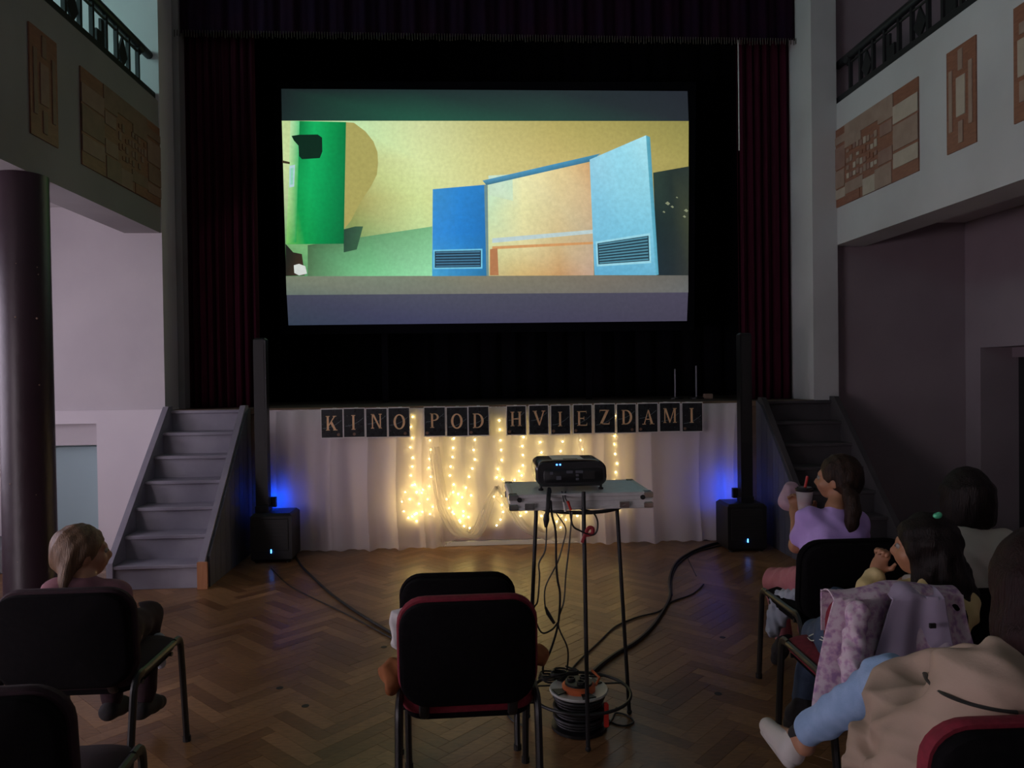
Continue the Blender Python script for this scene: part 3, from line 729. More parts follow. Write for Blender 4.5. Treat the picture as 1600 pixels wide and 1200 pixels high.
poly([(124, 206), (150, 202), (215, 201), (230, 212), (231, 260), (222, 283), (160, 287), (150, 276), (148, 240), (132, 222)], (14, 42, 30))
poly([(117, 310), (136, 306), (133, 382), (116, 385)], (176, 206, 214)); poly([(121, 318), (131, 316), (129, 374), (120, 376)], (140, 206, 180))
poly([(92, 291), (118, 297), (118, 304), (92, 300)], (60, 52, 34))
poly([(103, 580), (130, 610), (160, 616), (170, 690), (105, 692)], [(30, 36, 32), (40, 38, 30), (52, 42, 34), (70, 52, 40), (40, 36, 30)])
poly([(132, 655), (150, 650), (172, 658), (178, 684), (150, 690), (134, 682)], (206, 212, 206))                  # crumpled paper
patch(0, 0, 0, 0, [[(120, 128, 108), (120, 130, 112), (128, 124, 104), (120, 112, 98), (96, 96, 92)], [(100, 112, 104), (112, 118, 108), (116, 114, 104), (112, 108, 100), (100, 102, 102)]], edge=quadmap((105, 693), (1500, 690), (1500, 749), (107, 758)))
patch(0, 0, 0, 0, [[(44, 62, 54), (36, 48, 44), (40, 50, 46)], [(28, 44, 46), (34, 46, 44), (60, 66, 50)], [(30, 44, 52), (34, 44, 48), (48, 52, 50)]], edge=quadmap((1378, 334), (1502, 312), (1500, 690), (1392, 690)))
for (x, y, s_) in ((1428, 440, 9), (1444, 452, 6), (1492, 465, 8), (1486, 486, 6), (1415, 470, 5), (1460, 420, 4)):
    poly([(x-s_, y), (x, y-s_*.7), (x+s_, y+1), (x+2, y+s_*.8)], (130, 136, 108))
patch(0, 0, 0, 0, [[(190, 226, 196), (236, 232, 178), (226, 206, 150), (206, 160, 110)], [(200, 224, 180), (226, 222, 166), (214, 198, 150), (206, 176, 136)], [(206, 214, 160), (222, 214, 160), (206, 184, 136), (190, 170, 140)], [(190, 180, 130), (206, 176, 116), (196, 150, 100), (190, 160, 140)]],
      edge=quadmap((805, 374), (1165, 296), (1172, 690), (808, 692)))                                          # bright doorway
poly([(807, 345), (890, 340), (892, 432), (808, 412)], [(200, 226, 206), (196, 226, 200), (206, 226, 190), (196, 220, 190)])
poly([(820, 562), (1170, 532), (1170, 545), (820, 578)], (186, 206, 206)); poly([(820, 590), (1170, 574), (1170, 582), (820, 600)], (206, 150, 96))
poly([(812, 600), (838, 596), (842, 690), (812, 690)], (176, 120, 80))
patch(0, 0, 0, 0, [[(84, 150, 186), (76, 150, 190), (70, 140, 170)], [(60, 110, 130), (60, 120, 150), (60, 112, 140)]], edge=quadmap((786, 362), (1196, 268), (1160, 296), (800, 378)))   # lintel
patch(0, 0, 0, 0, [[(60, 140, 200), (44, 132, 206), (40, 122, 190)], [(54, 140, 214), (38, 128, 206), (34, 112, 180)], [(70, 160, 206), (54, 138, 190), (44, 116, 160)]], edge=quadmap((614, 392), (800, 376), (803, 692), (612, 693)))
poly([(792, 378), (804, 376), (808, 692), (800, 692)], (110, 140, 140))
def vent(a, b, c, d, n, fr, dk, sl):
    q = quadmap(a, b, c, d); poly([a, b, c, d], fr)
    g = lambda u, v: q(.03+.94*u, .08+.84*v)
    poly([g(0, 0), g(1, 0), g(1, 1), g(0, 1)], dk)
    for i in range(n):
        v0 = (i+.25)/n; v1 = (i+.75)/n; poly([g(.02, v0), g(.98, v0), g(.98, v1), g(.02, v1)], sl)
vent((616, 602), (786, 598), (786, 667), (616, 669), 6, (110, 190, 220), (30, 50, 66), (66, 116, 146))
patch(0, 0, 0, 0, [[(150, 206, 226), (150, 214, 232), (170, 226, 236)], [(130, 196, 222), (140, 206, 226), (146, 210, 226)], [(120, 190, 218), (120, 192, 218), (124, 196, 220)], [(96, 170, 206), (96, 172, 206), (104, 176, 206)]],
      edge=quadmap((1157, 290), (1352, 206), (1386, 690), (1174, 690)))
patch(0, 0, 0, 0, [[(90, 166, 186), (80, 150, 170)], [(100, 176, 200), (84, 156, 180)]], edge=quadmap((1352, 206), (1366, 212), (1396, 688), (1386, 690)))
vent((1178, 574), (1366, 544), (1370, 648), (1182, 660), 8, (150, 210, 226), (34, 58, 70), (80, 136, 156))
me = bpy.data.meshes.new('film_picture'); so = ORIGIN[se]
me.from_pydata([tuple(p-so) for p in pv], [], pf)
ca_ = me.color_attributes.new('Col', 'FLOAT_COLOR', 'POINT')
ca_.data.foreach_set('color', [x for c in pc for x in c]); me.update()
fp = link('film_picture', me, 'film_light', se); fp['label'] = 'film picture of a green bin, a blue door and a bright doorway'

# ---------------------------------------------------------------- stage skirt, fairy lights, letter cards
def wx(px, Y, py=740): return W(px, py, Y).x
YC = 6.385
zt = ZS-.012
o = MB().grid(lambda u, v: Vector((wx(420, 6.47)+(wx(1165, 6.47)-wx(420, 6.47))*u, 6.473+.004*math.sin(u*140), .05+(zt-.05)*v)), 200, 4).build('backing_cloth', 'backing_cloth', None, True)
thicken(o, .003); set_base(o, (.4, 6.47, .05)); tag(o, 'plain white cloth pinned along the whole stage front behind the lights', 'cloth')
def fold(x, amp, seed):                        # soft pleats with narrow crests
    a = math.sin(x*10.5+seed+1.5*math.sin(x*2.7+seed)); b = math.sin(x*27+2*seed+1.6*math.sin(x*5))
    return -amp*(1.5*(1-abs(a))**2-.5)+.6*amp*b
def sheer(px0, px1, label, seed, zb=lambda u: .012, gather=None, m='sheer', amp=.030, yc=YC):
    xa, xb = wx(px0, yc), wx(px1, yc)
    def fn(u, v):                              # v = 0 at the hem, 1 at the top
        z0 = zb(u); x = xa+(xb-xa)*u; k = amp*(.75+.45*(1-v))
        if gather:
            gx, gz, g = gather
            t = max(0, 1-v*1.25); x = x+(gx-x)*g(u)*t*t
        return Vector((x+.006*math.sin(30*u+4*v), yc+fold(x*1.0+.02*math.sin(v*3), k, seed)*(1 if not gather else .8), z0+(zt+.004*math.sin(u*90)-z0)*v+(.006*math.sin(u*70+seed) if v == 0 else 0)))
    o = MB().grid(fn, 260, 26).build('sheer_curtain', m, None, True)
    set_base(o, ((xa+xb)/2, yc, 0)); return tag(o, label, 'curtain', 'sheer curtains along the stage front')
sheer(422, 688, 'white sheer curtain hanging to the floor at the left end of the stage front', 1)
sheer(905, 1163, 'white sheer curtain hanging to the floor at the right end of the stage front', 5)
def hem1(u):
    k = [(0, .02), (.25, .06), (.5, .10), (.75, .28), (1, .52)]
    for (a, b), (c, d) in zip(k, k[1:]):
        if u <= c: return b+(d-b)*(u-a)/(c-a)
    return .52
sheer(672, 780, 'sheer swag draped down to the left of the gathering knot', 3, hem1, (wx(722, YC), .1, lambda u: .35*(1-u)), 'sheer_swag', .018, YC+.012)
def hem2(u):
    k = [(0, .50), (.2, .28), (.42, .08), (.7, .03), (1, .02)]
    for (a, b), (c, d) in zip(k, k[1:]):
        if u <= c: return b+(d-b)*(u-a)/(c-a)
    return .02
sheer(772, 915, 'sheer swag draped down to the right of the gathering knot', 8, hem2, (wx(830, YC), .1, lambda u: .30*(1-u)), 'sheer_swag', .018, YC+.012)
kn = W(776, 760, YC-.02)
sw = MB()
for s_, (dx, dz) in enumerate(((-.06, -.45), (-.03, -.42), (0, -.40))):   # rope-like gathered edges of the swag
    sw.tube(smooth_path([kn, kn+Vector((-.10+.03*s_, 0, -.13)), kn+Vector((-.20+.04*s_, 0, -.36)), kn+Vector((-.30+.05*s_, 0, -.43)), kn+Vector((-.42+.05*s_, .0, -.36)), kn+Vector((-.52+.04*s_, .01, -.10)), kn+Vector((-.57+.03*s_, .01, .35))], 6), .012+.004*s_, 8, sx=.5)
o = sw.build('gathered_swag', 'sheer_swag', None, True); set_base(o, kn+Vector((-.3, 0, -.45))); tag(o, 'rolled sheer folds swagging from the knot to the left, over the lights', 'curtain')
sw = MB()
for s_ in range(3):
    sw.tube(smooth_path([kn, kn+Vector((.08+.02*s_, 0, -.16)), kn+Vector((.20+.03*s_, 0, -.36)), kn+Vector((.34+.03*s_, 0, -.43)), kn+Vector((.48, 0, -.40-.01*s_)), kn+Vector((.62, .01, -.2))], 6), .011+.004*s_, 8, sx=.5)
o = sw.build('gathered_swag', 'sheer_swag', None, True); set_base(o, kn+Vector((.3, 0, -.45))); tag(o, 'rolled sheer folds swagging from the knot to the right', 'curtain')

bulb_me = MB().ball((0, 0, 0), .0068, 8, 6).mesh('bulb'); bulb_me.materials.append(MATS['bulb']); bulb_me.shade_smooth()
rr = random.Random(21)
strings = [
    (643, [(645, 651), (642, 667), (644, 684), (641, 699), (645, 715), (644, 729), (642, 743), (648, 757), (644, 758), (633, 769), (640, 780), (628, 784), (631, 799), (638, 809), (644, 807), (651, 802), (655, 787), (651, 769), (651, 814), (660, 800), (648, 804)]),
    (672, [(672, 688), (673, 703), (671, 717), (670, 731), (673, 745), (671, 760), (661, 765), (659, 770), (668, 780), (676, 792), (672, 803)]),
    (707, [(709, 685), (708, 700), (707, 714), (704, 729), (703, 743), (709, 757), (708, 769), (716, 772), (698, 780), (715, 786), (702, 794), (709, 803), (718, 813), (725, 822), (707, 800), (724, 806)]),
    (740, [(742, 687), (740, 703), (742, 718), (738, 732), (733, 745), (728, 762), (736, 774), (722, 777), (733, 787), (724, 799), (732, 808), (719, 815), (734, 825)]),
    (780, [(780, 657), (781, 671), (782, 688), (783, 703), (784, 719), (778, 733), (776, 746), (785, 749), (784, 775), (772, 776), (784, 789), (786, 800), (782, 812), (776, 821)]),
    (817, [(814, 656), (818, 683), (816, 697), (817, 711), (817, 727), (811, 736), (815, 743), (804, 750), (812, 757), (806, 771), (816, 780), (812, 792), (822, 800), (813, 806)]),
    (845, [(843, 664), (844, 691), (846, 707), (842, 722), (846, 737), (840, 748), (848, 762), (842, 775), (846, 806), (838, 816), (852, 822)]),
    (878, [(879, 690), (876, 705), (880, 720), (874, 733), (878, 806), (870, 815), (884, 812), (876, 824)]),
    (908, [(907, 688), (910, 702), (906, 716), (909, 730), (905, 744), (902, 806), (912, 812)]),
    (960, [(961, 650), (960, 681), (960, 694), (961, 709), (964, 724), (962, 738), (960, 752), (965, 766), (960, 782), (966, 797)])]
names = ['outermost on the left', 'second from the left', 'third from the left, under the word POD', 'fourth from the left', 'fifth, in the gap between the words', 'sixth, under the letter H',
         'seventh, under the letter V', 'behind the projector, eighth from the left', 'behind the projector, ninth from the left', 'outermost on the right']
for (x0, pts), nm in zip(strings, names):
    top = Vector((wx(x0, 6.428, 640), 6.428, zt-.01))
    P3 = [W(px, py, 6.428+rr.uniform(-.006, .006)) for px, py in pts]
    e = empty('fairy_light_string', (P3[-1].x, 6.428, P3[-1].z), 'fairy light string on the stage front, '+nm, 'string lights', 'fairy light strings')
    MB().tube(smooth_path([top]+P3, 3), .0014, 5).build('wire', 'wire_clear', e)
    for p in P3:
        b = bpy.data.objects.new('bulb', bulb_me); col.objects.link(b); b.parent = e; b.location = p-ORIGIN[e]

# letters: flat serif glyphs cut from polygons on a 0..1 grid
def glyph(ch):
    R = lambda a, b, c, d: [(a, b), (c, b), (c, d), (a, d)]
    def ring(cx, cy, ro, ri, a0, a1, n=18):
        out = []
        for i in range(n):
            p, q = a0+(a1-a0)*i/n, a0+(a1-a0)*(i+1)/n
            out.append([(cx+ro[0]*math.cos(p), cy+ro[1]*math.sin(p)), (cx+ro[0]*math.cos(q), cy+ro[1]*math.sin(q)), (cx+ri[0]*math.cos(q), cy+ri[1]*math.sin(q)), (cx+ri[0]*math.cos(p), cy+ri[1]*math.sin(p))])
        return out
    s, t = .055, .16
    def stem(x, w=t): return [R(x, 0, x+w, 1), R(x-.07, 0, x+w+.07, s), R(x-.07, 1-s, x+w+.07, 1)]
    h = math.pi/2
    return {
        'K': stem(.08)+[[(.24, .42), (.62, .96), (.72, .96), (.24, .30)], [(.33, .52), (.46, .66), (.82, .04), (.62, .04)], R(.54, 1-s, .82, 1), R(.56, 0, .90, s)],
        'I': stem(.30),
        'N': stem(.08, .09)+stem(.68, .09)+[[(.08, 1), (.24, 1), (.77, 0), (.64, 0)]],
        'O': ring(.45, .5, (.45, .52), (.27, .44), 0, 2*math.pi, 32),
        'P': stem(.12)+ring(.36, .74, (.36, .26), (.20, .19), -h, h)+[R(.26, .93, .37, 1), R(.26, .48, .37, .55)],
        'D': stem(.10)+ring(.36, .5, (.50, .50), (.32, .43), -h, h)+[R(.24, .93, .37, 1), R(.24, 0, .37, .07)],
        'H': stem(.08)+stem(.64)+[R(.2, .47, .68, .54)],
        'V': [[(.0, 1), (.20, 1), (.50, .16), (.42, 0)], [(.42, 0), (.50, .0), (.86, 1), (.76, 1)], R(-.05, 1-s, .27, 1), R(.64, 1-s, .93, 1)],
        'E': stem(.10)+[R(.2, 1-s-.01, .76, 1), R(.2, 0, .80, s+.01), R(.2, .47, .58, .54), [(.70, 1), (.76, 1), (.76, .80)], [(.72, 0), (.80, 0), (.80, .22)], R(.54, .38, .58, .63)],
        'Z': [R(.06, 1-s-.01, .80, 1), R(.04, 0, .82, s+.01), [(.04, 0), (.26, 0), (.80, 1), (.58, 1)], [(.06, 1), (.06, .78), (.12, 1)], [(.82, 0), (.82, .22), (.74, 0)]],
        'A': [[(.08, 0), (.17, 0), (.47, 1), (.42, .98)], [(.40, 1), (.50, 1), (.84, 0), (.64, 0)], R(.22, .32, .62, .39), R(-.02, 0, .26, s), R(.56, 0, .92, s)],
        'M': stem(.04, .08)+stem(.80, .14)+[[(.04, 1), (.20, 1), (.52, .10), (.44, .0)], [(.44, 0), (.50, .0), (.86, 1), (.80, 1)]],
    }[ch]
cards = [('K', 502, 535, 640), ('I', 537, 569, 639), ('N', 572, 604, 639), ('O', 607, 639, 638), ('P', 663, 695, 637), ('O', 698, 730, 637), ('D', 732, 763, 636),
         ('H', 792, 821, 635), ('V', 827, 856, 634), ('I', 861, 890, 634), ('E', 896, 924, 633), ('Z', 929, 960, 632), ('D', 964, 993, 632), ('A', 997, 1027, 631), ('M', 1031, 1062, 630), ('I', 1066, 1097, 630)]
words_ = ['KINO']*4+['POD']*3+['HVIEZDAMI']*9
YCARD = 6.325
rr = random.Random(31)
for i, ((ch, xa, xb, yt), wd) in enumerate(zip(cards, words_)):
    a = W(xa, yt, YCARD); w = W(xb, yt, YCARD).x-a.x; hgt = a.z-W(xa, yt+44, YCARD).z
    zc = a.z-hgt
    e = empty('letter_card', (a.x+w/2, YCARD, zc), 'black card with the gold letter %s in the word %s' % (ch, wd)+(', between V and E' if i == 9 else ', last card of all' if i == 15 else ''), 'card', 'letter cards on the stage edge')
    MB().box((a.x-.006, YCARD, zc-.008), (a.x+w+.006, YCARD+.0015, a.z+.008)).build('card', 'paper_white', e)
    MB().box((a.x+w*.42, YCARD+.001, a.z+.004), (a.x+w*.58, YS-.010, a.z+.006)).build('tape', 'paper_white', e)
    pr = MB().box((a.x, YCARD-.0008, zc), (a.x+w, YCARD-.0001, a.z)).build('print', 'card_black', e)
    lh = hgt*.52; lw = lh*.88; lx = a.x+w/2-lw*.45+rr.uniform(-.004, .006); lz = zc+hgt*.27+rr.uniform(-.006, .008)
    m = MB()
    for pgn in glyph(ch): m.prism([(lx+u*lw, YCARD-.0010, lz+v*lh) for u, v in pgn], (0, -.0006, 0))
    lo = m.build('letter', 'card_gold', e); lo['label'] = 'gold serif letter '+ch
    m = MB(); arc = []                          # faint swirl, planet and stars printed behind
    c = rr.uniform(.2, .5); 
    for k in range(9):
        t = k/8; arc.append((a.x+w*(.06+.88*t), zc+hgt*(c+.28*t*t)))
    for (p, q) in zip(arc, arc[1:]):
        m.prism([(p[0], YCARD-.0009, p[1]), (q[0], YCARD-.0009, q[1]), (q[0], YCARD-.0009, q[1]+.006), (p[0], YCARD-.0009, p[1]+.003)], (0, -.0001, 0))
    for k in range(5):
        x, z = a.x+w*rr.uniform(.05, .95), zc+hgt*rr.uniform(.1, .95); m.prism([(x-.003, YCARD-.0009, z), (x, YCARD-.0009, z-.003), (x+.003, YCARD-.0009, z), (x, YCARD-.0009, z+.003)], (0, -.0001, 0))
    m.build('swirl', 'card_swirl', pr)
    if i % 3 != 2:
        x = a.x+w*rr.choice([.12, .8, .5]); z = zc+hgt*.10
        MB().prism([(x+.013*math.cos(k*.52), YCARD-.0009, z+.013*math.sin(k*.52)) for k in range(12)], (0, -.0001, 0)).build('planet', 'card_planet', pr)

# ---------------------------------------------------------------- column speakers
def rrect(w, h, r, n=5):
    out = []
    for cx, cy, a0 in ((w/2-r, h/2-r, 0), (-w/2+r, h/2-r, 90), (-w/2+r, -h/2+r, 180), (w/2-r, -h/2+r, 270)):
        for k in range(n+1):
            a = math.radians(a0+90*k/n); out.append((cx+r*math.cos(a), cy+r*math.sin(a)))
    return out
def pad(w, h, r, rings, fn, n=6):
    """rounded-rectangle slab: rings of (inset, depth), placed by fn(u, v, depth)"""
    mb = MB(); vs = []; fs = []; k = None
    for ins, d in rings:
        pts = rrect(w-2*ins, h-2*ins, max(r-ins*.6, .004), n); k = len(pts)
        vs += [fn(x, y, d) for x, y in pts]
    for i in range(len(rings)-1):
        for j in range(k): fs.append((i*k+j, i*k+(j+1) % k, (i+1)*k+(j+1) % k, (i+1)*k+j))
    for base, ins_d, flip in ((0, rings[0], True), ((len(rings)-1)*k, rings[-1], False)):
        c = len(vs); vs.append(fn(0, 0, ins_d[1]))
        for j in range(k): fs.append((base+(j+1) % k, base+j, c) if flip else (base+j, base+(j+1) % k, c))
    return mb.add(vs, fs)
def speaker(pxc, yf, py_top, py_pole, label, side, pole_px):
    c = W(pxc, 850, yf); x = c.x; w = .33; d = .29; hz = W(pxc, py_top, yf).z; zp = W(pxc, py_pole, yf+.12).z
    e = empty('column_speaker', (x, yf+d/2, 0), label, 'speaker', 'column speakers at the stage front')
    MB().cbox((x-w/2, yf, .012), (x+w/2, yf+d, hz), .022).build('subwoofer', 'black_plastic', e)
    g = MB().cbox((x-w/2+.03, yf-.008, .10), (x+w/2-.03, yf+.01, hz-.04), .006).build('grille', 'rubber', e)
    for q in range(7): MB().box((x-w/2+.04, yf-.010, .12+q*(hz-.19)/7), (x+w/2-.04, yf-.007, .128+q*(hz-.19)/7)).build('grille_bar', 'black_plastic', g)
    for sx in (-1, 1):
        for sy in (0, 1): MB().cyl((x+sx*(w/2-.04), yf+.04+sy*(d-.08), 0), .018, .014, 12).build('foot', 'rubber', e)
    xs_ = x; x = W(pole_px, 700, yf+.14).x
    MB().cbox((x-.055, yf+.09, hz-.005), (x+.055, yf+.19, hz+.05), .006).build('pole_socket', 'black_plastic', e)
    MB().cbox((x-.05, yf+.10, hz+.04), (x+.05, yf+.185, zp), .014).build('column', 'black_plastic', e)
    MB().box((x-.036, yf+.097, hz+.5), (x+.036, yf+.101, zp-.03)).build('column_grille', 'rubber', e)
    x = xs_
    MB().cbox((x-.004, yf-.013, .085), (x+.004, yf-.007, .115), .001).build('power_led', 'led_blue', e)
    # light bar on the back of the column, washing the curtain blue
    x = W(pole_px, 700, yf+.14).x
    xl = x+.055*side; z0_, z1_ = hz+.03, hz+.10
    MB().box((xl-.03, yf+.186, z0_), (xl+.03, yf+.190, z1_)).build('light_bar', 'led_wash', e)
    hd = MB()  # hood added around the bar to keep the blue wash narrow
    for q in (((xl-.036, yf+.18, z0_-.006), (xl-.031, yf+.218, z1_+.006)), ((xl+.031, yf+.18, z0_-.006), (xl+.036, yf+.218, z1_+.006)), ((xl-.036, yf+.18, z1_+.001), (xl+.036, yf+.218, z1_+.006)), ((xl-.036, yf+.18, z0_-.006), (xl+.036, yf+.218, z0_-.001)), ((xl-.036, yf+.178, z0_-.006), (xl+.036, yf+.185, z1_+.006))): hd.box(*q)
    hd.build('added_light_hood', 'black_plastic', e)
    return e, x, hz
speaker(424, 6.05, 803, 528, 'tall black column speaker on its bass box, before the left stairs', 1, 410)
speaker(1168, 5.97, 788, 520, 'tall black column speaker on its bass box, before the right stairs', -1, 1164)

# ---------------------------------------------------------------- projector stand, case, projector
SX, SY = W(904, 800, 3.12).x, 3.12
e = empty('plant_stand', (SX, SY, 0), 'thin black metal ring stand on slim legs carrying the aluminium case', 'stand')
ring = lambda z, R: [(SX+R*math.cos(2*math.pi*k/48), SY+R*math.sin(2*math.pi*k/48), z) for k in range(49)]
zr = W(904, 801, 2.94).z-.0
MB().tube(ring(zr, .182), .008, 8, False).build('top_ring', 'iron', e, True)
MB().tube(ring(.135, .212), .007, 8, False).build('lower_ring', 'iron', e, True)
for k in range(5):
    y = SY-.16+.08*k; q = math.sqrt(max(.212**2-(y-SY)**2, 0)); 
    if y > SY+.04: MB().tube([(SX-q, y, .135), (SX+q, y, .135)], .004, 6).build('shelf_wire', 'iron', e)
for a in (-92, 17, 163):
    c_, s_ = math.cos(math.radians(a)), math.sin(math.radians(a))
    top = zr+(.085 if a == -92 else .0)
    MB().tube([(SX+.186*c_, SY+.186*s_, top), (SX+.186*c_, SY+.186*s_, zr-.05), (SX+.235*c_, SY+.235*s_, 0.004)], .0085, 8).build('leg', 'iron', e, True)
    MB().ball((SX+.235*c_, SY+.235*s_, .010), .012, 8, 6).build('foot', 'rubber', e)
zc0 = zr+.009; cy0, cy1 = 2.955, 3.32; cx0 = W(796, 790, cy0).x; cx1 = W(1020, 790, cy0).x; zc1 = zc0+.066
e = empty('flight_case', ((cx0+cx1)/2, (cy0+cy1)/2, zc0), 'flat aluminium flight case lying on the ring stand under the projector', 'case')
MB().cbox((cx0+.004, cy0+.004, zc0+.001), (cx1-.004, cy1-.004, zc1-.002), .004).build('body', 'alu', e)
MB().box((cx0+.02, cy0+.02, zc1-.004), (cx1-.02, cy1-.02, zc1-.001)).build('lid_panel', 'alu_top', e)
for (a, b) in (((cx0, cy0, zc1-.016), (cx1, cy0+.016, zc1)), ((cx0, cy1-.016, zc1-.016), (cx1, cy1, zc1)), ((cx0, cy0, zc1-.016), (cx0+.016, cy1, zc1)), ((cx1-.016, cy0, zc1-.016), (cx1, cy1, zc1)), ((cx0, cy0, zc0), (cx1, cy0+.012, zc0+.014)), ((cx0, cy0+.001, zc0+.034), (cx1, cy0+.006, zc0+.038))):
    MB().cbox(a, b, .003).build('edge_strip', 'alu', e)
for cx in (cx0, cx1):
    for cy in (cy0, cy1):
        s = .036; xx = sorted((cx-(.002 if cx == cx0 else -.002), cx+(s if cx == cx0 else -s))); yy = sorted((cy-(.002 if cy == cy0 else -.002), cy+(s if cy == cy0 else -s)))
        for (za, zb) in ((zc0, zc0+.026), (zc1-.026, zc1+.002)): MB().cbox((xx[0], yy[0], za), (xx[1], yy[1], zb), .005).build('corner_cap', 'chrome', e)
for fx in (.14, .80):
    x = cx0+(cx1-cx0)*fx; l_ = MB().cbox((x-.02, cy0-.006, zc0+.005), (x+.02, cy0+.002, zc0+.03), .002).build('latch', 'chrome', e)
    MB().cyl((x, cy0-.012, zc0+.012), .006, .008, 10, (0, 1, 0)).build('latch_knob', 'chrome', l_)
for fx in (.07, .93):
    MB().cyl((cx0+(cx1-cx0)*fx, cy0-.003, zc0+.045), .010, .006, 14, (0, 1, 0)).build('rivet', 'rubber', e)
# projector
py0 = 3.02; pxa, pxb = W(838, 760, py0).x, W(949, 760, py0).x; pw = pxb-pxa; pcx = (pxa+pxb)/2; pz0 = zc1+.018; ph = .108; pd = .23
e = empty('projector', (pcx, py0+pd/2, zc1), 'black video projector with a silver-edged top on the aluminium case', 'projector')
fnp = lambda x, y, d: Vector((pcx+x-.010*(y/ph)*(y > 0), py0+d, pz0+ph/2+y))
pad(pw, ph, .038, [(.008, 0), (.001, .008), (0, .03), (0, pd-.03), (.004, pd-.008), (.016, pd)], fnp, 8).build('body', 'black_gloss', e, True)
pad(pw-.05, ph-.052, .016, [(.004, -.006), (0, -.003), (0, .004)], lambda x, y, d: Vector((pcx+x+.006, py0+d, pz0+ph/2+y-.008)), 5).build('rear_panel', 'black_plastic', e, True)
MB().grid(lambda u, v: Vector((pcx+(u-.5)*(pw-.055)-.008, py0+.008+v*(pd-.03), pz0+ph+.001-.010*(2*u-1)**4)), 16, 6).build('top_cover', 'alu', e, True)
MB().tube(smooth_path([(pcx-pw/2+.012, py0+.004, pz0+ph-.034), (pcx-pw/2+.014, py0+.006, pz0+ph-.014), (pcx-pw/2+.034, py0+.008, pz0+ph-.001), (pcx, py0+.008, pz0+ph+.002), (pcx+pw/2-.052, py0+.008, pz0+ph-.001), (pcx+pw/2-.028, py0+.006, pz0+ph-.014)], 5), .0035, 8).build('silver_rim', 'chrome', e, True)
MB().cbox((pcx-.03, py0+.02, pz0+ph+.001), (pcx+.03, py0+.05, pz0+ph+.004), .001).build('button_panel', 'black_plastic', e)
for dx in (-.062, -.048): MB().box((pcx+dx-.003, py0-.004, pz0+ph-.018), (pcx+dx+.003, py0+.012, pz0+ph-.013)).build('status_led', 'led_blue', e)
for (dx, dz, w_, h_) in ((-.01, .008, .026, .012), (.03, .008, .03, .012), (.022, -.006, .012, .010), (.022, -.022, .012, .010), (-.055, -.016, .02, .016), (-.085, .004, .012, .012), (.07, -.006, .05, .034)):
    MB().cbox((pcx+dx-w_/2, py0-.009, pz0+ph/2+dz-h_/2), (pcx+dx+w_/2, py0-.004, pz0+ph/2+dz+h_/2), .001).build('port', 'stair_side' if w_ < .05 else 'rubber', e)
MB().lathe([(.034, 0), (.036, .012), (.030, .030), (.026, .030)], (pcx+.06, py0+pd-.006, pz0+ph*.55), 24, (0, 1, 0)).build('lens_barrel', 'black_gloss', e, True)
for (dx, dy) in ((-pw/2+.022, .03), (pw/2-.022, .03), (0, pd-.04)):
    MB().lathe([(.010, 0), (.011, .006), (.005, .010), (.006, .024)], (pcx+dx, py0+dy, zc1+.001), 12).build('foot', 'rubber', e)

# ---------------------------------------------------------------- cables
def cable(name, pts, r, label, m='cable', cat='cable', n=6, group=None):
    P_ = smooth_path(pts, n); o = MB().tube(P_, r, 6).build(name, m, None, True)
    b = min(P_, key=lambda p: p.z); set_base(o, (b.x, b.y, b.z-r)); return tag(o, label, cat, group)
Yc = 2.925
def C3(*q): return [W(a, b, Yc if len(t) == 0 else t[0]) for a, b, *t in q]
cable('power_cable', C3((858, 764, 3.0), (857, 776, 2.94), (856, 795), (854, 806)), .009, 'thick black power lead hanging from the projector to its connector')
o = cable('connector_cable', C3((854, 822), (852, 859), (842, 880), (843, 900), (840, 939, 2.95), (834, 951, 3.0), (829, 985, 3.05), (832, 1040, 3.1)), .0035, 'thin black lead below the connector, leftmost of the hanging cables')
MB().tube([W(854, 803, Yc), W(853.5, 812, Yc), W(853, 824, Yc)], [.010, .013, .006], 10).build('connector', 'cable', o)
o.children[0].parent = o; o.children[0].data.transform(Matrix.Translation(-o.location))
cable('video_cable', C3((860, 766, 3.0), (862, 802), (868, 830), (869, 877), (871, 905), (875, 930), (872, 975), (860, 1017, 2.95), (849, 1040, 3.0), (849, 1052, 3.02)), .0045, 'black video cable hanging straight down beside the middle leg, swinging left at the bottom')
cable('dangling_cable', C3((868, 799), (872, 806), (884, 826), (880, 849), (871, 879), (852, 918), (852, 951)), .003, 'thin black cable ending in a loose plug above the floor')
o = MB().tube([W(852, 948, Yc), W(856, 958, Yc), W(866, 974, Yc)], [.004, .008, .006], 8).build('loose_plug', 'cable', None, True); set_base(o, W(866, 974, Yc)); tag(o, 'black loose plug at the end of the dangling cable', 'plug')
cable('long_cable', C3((894, 800), (889, 855), (884, 900), (881, 939), (872, 975), (887, 1014), (886, 1047, 3.0)), .0035, 'thin black cable left of the middle leg, crossing the video cable')
cable('loop_cable', C3((834, 962, 2.95), (846, 988), (862, 984), (872, 972)), .0035, 'short black cable looping to the left towards the chair')
o = cable('audio_cable', C3((890, 798), (895, 821), (906, 829), (925, 836), (933, 828), (933, 812), (925, 800), (908, 796, 2.96)), .004, 'black audio cable looped under the case and tied with a red strap')
cable('white_audio_lead', C3((878, 768, 3.0), (880, 778, 2.94), (882, 788)), .0025, 'short black lead to the white audio plug')
cable('red_audio_lead', C3((884, 768, 3.0), (883, 777, 2.94), (888, 786)), .0025, 'short black lead to the red audio plug')
for (a, b, m, cn_) in (((881.5, 785), (883.5, 799), 'plug_white', 'white'), ((887, 783), (892, 797), 'plug_red', 'red')):
    o = MB().tube([W(*a, Yc), W(*b, Yc)], [.006, .005], 10).build('audio_plug', m, None, True); set_base(o, W(*b, Yc)); tag(o, cn_+' audio plug hanging in front of the case', 'plug', 'audio plugs')
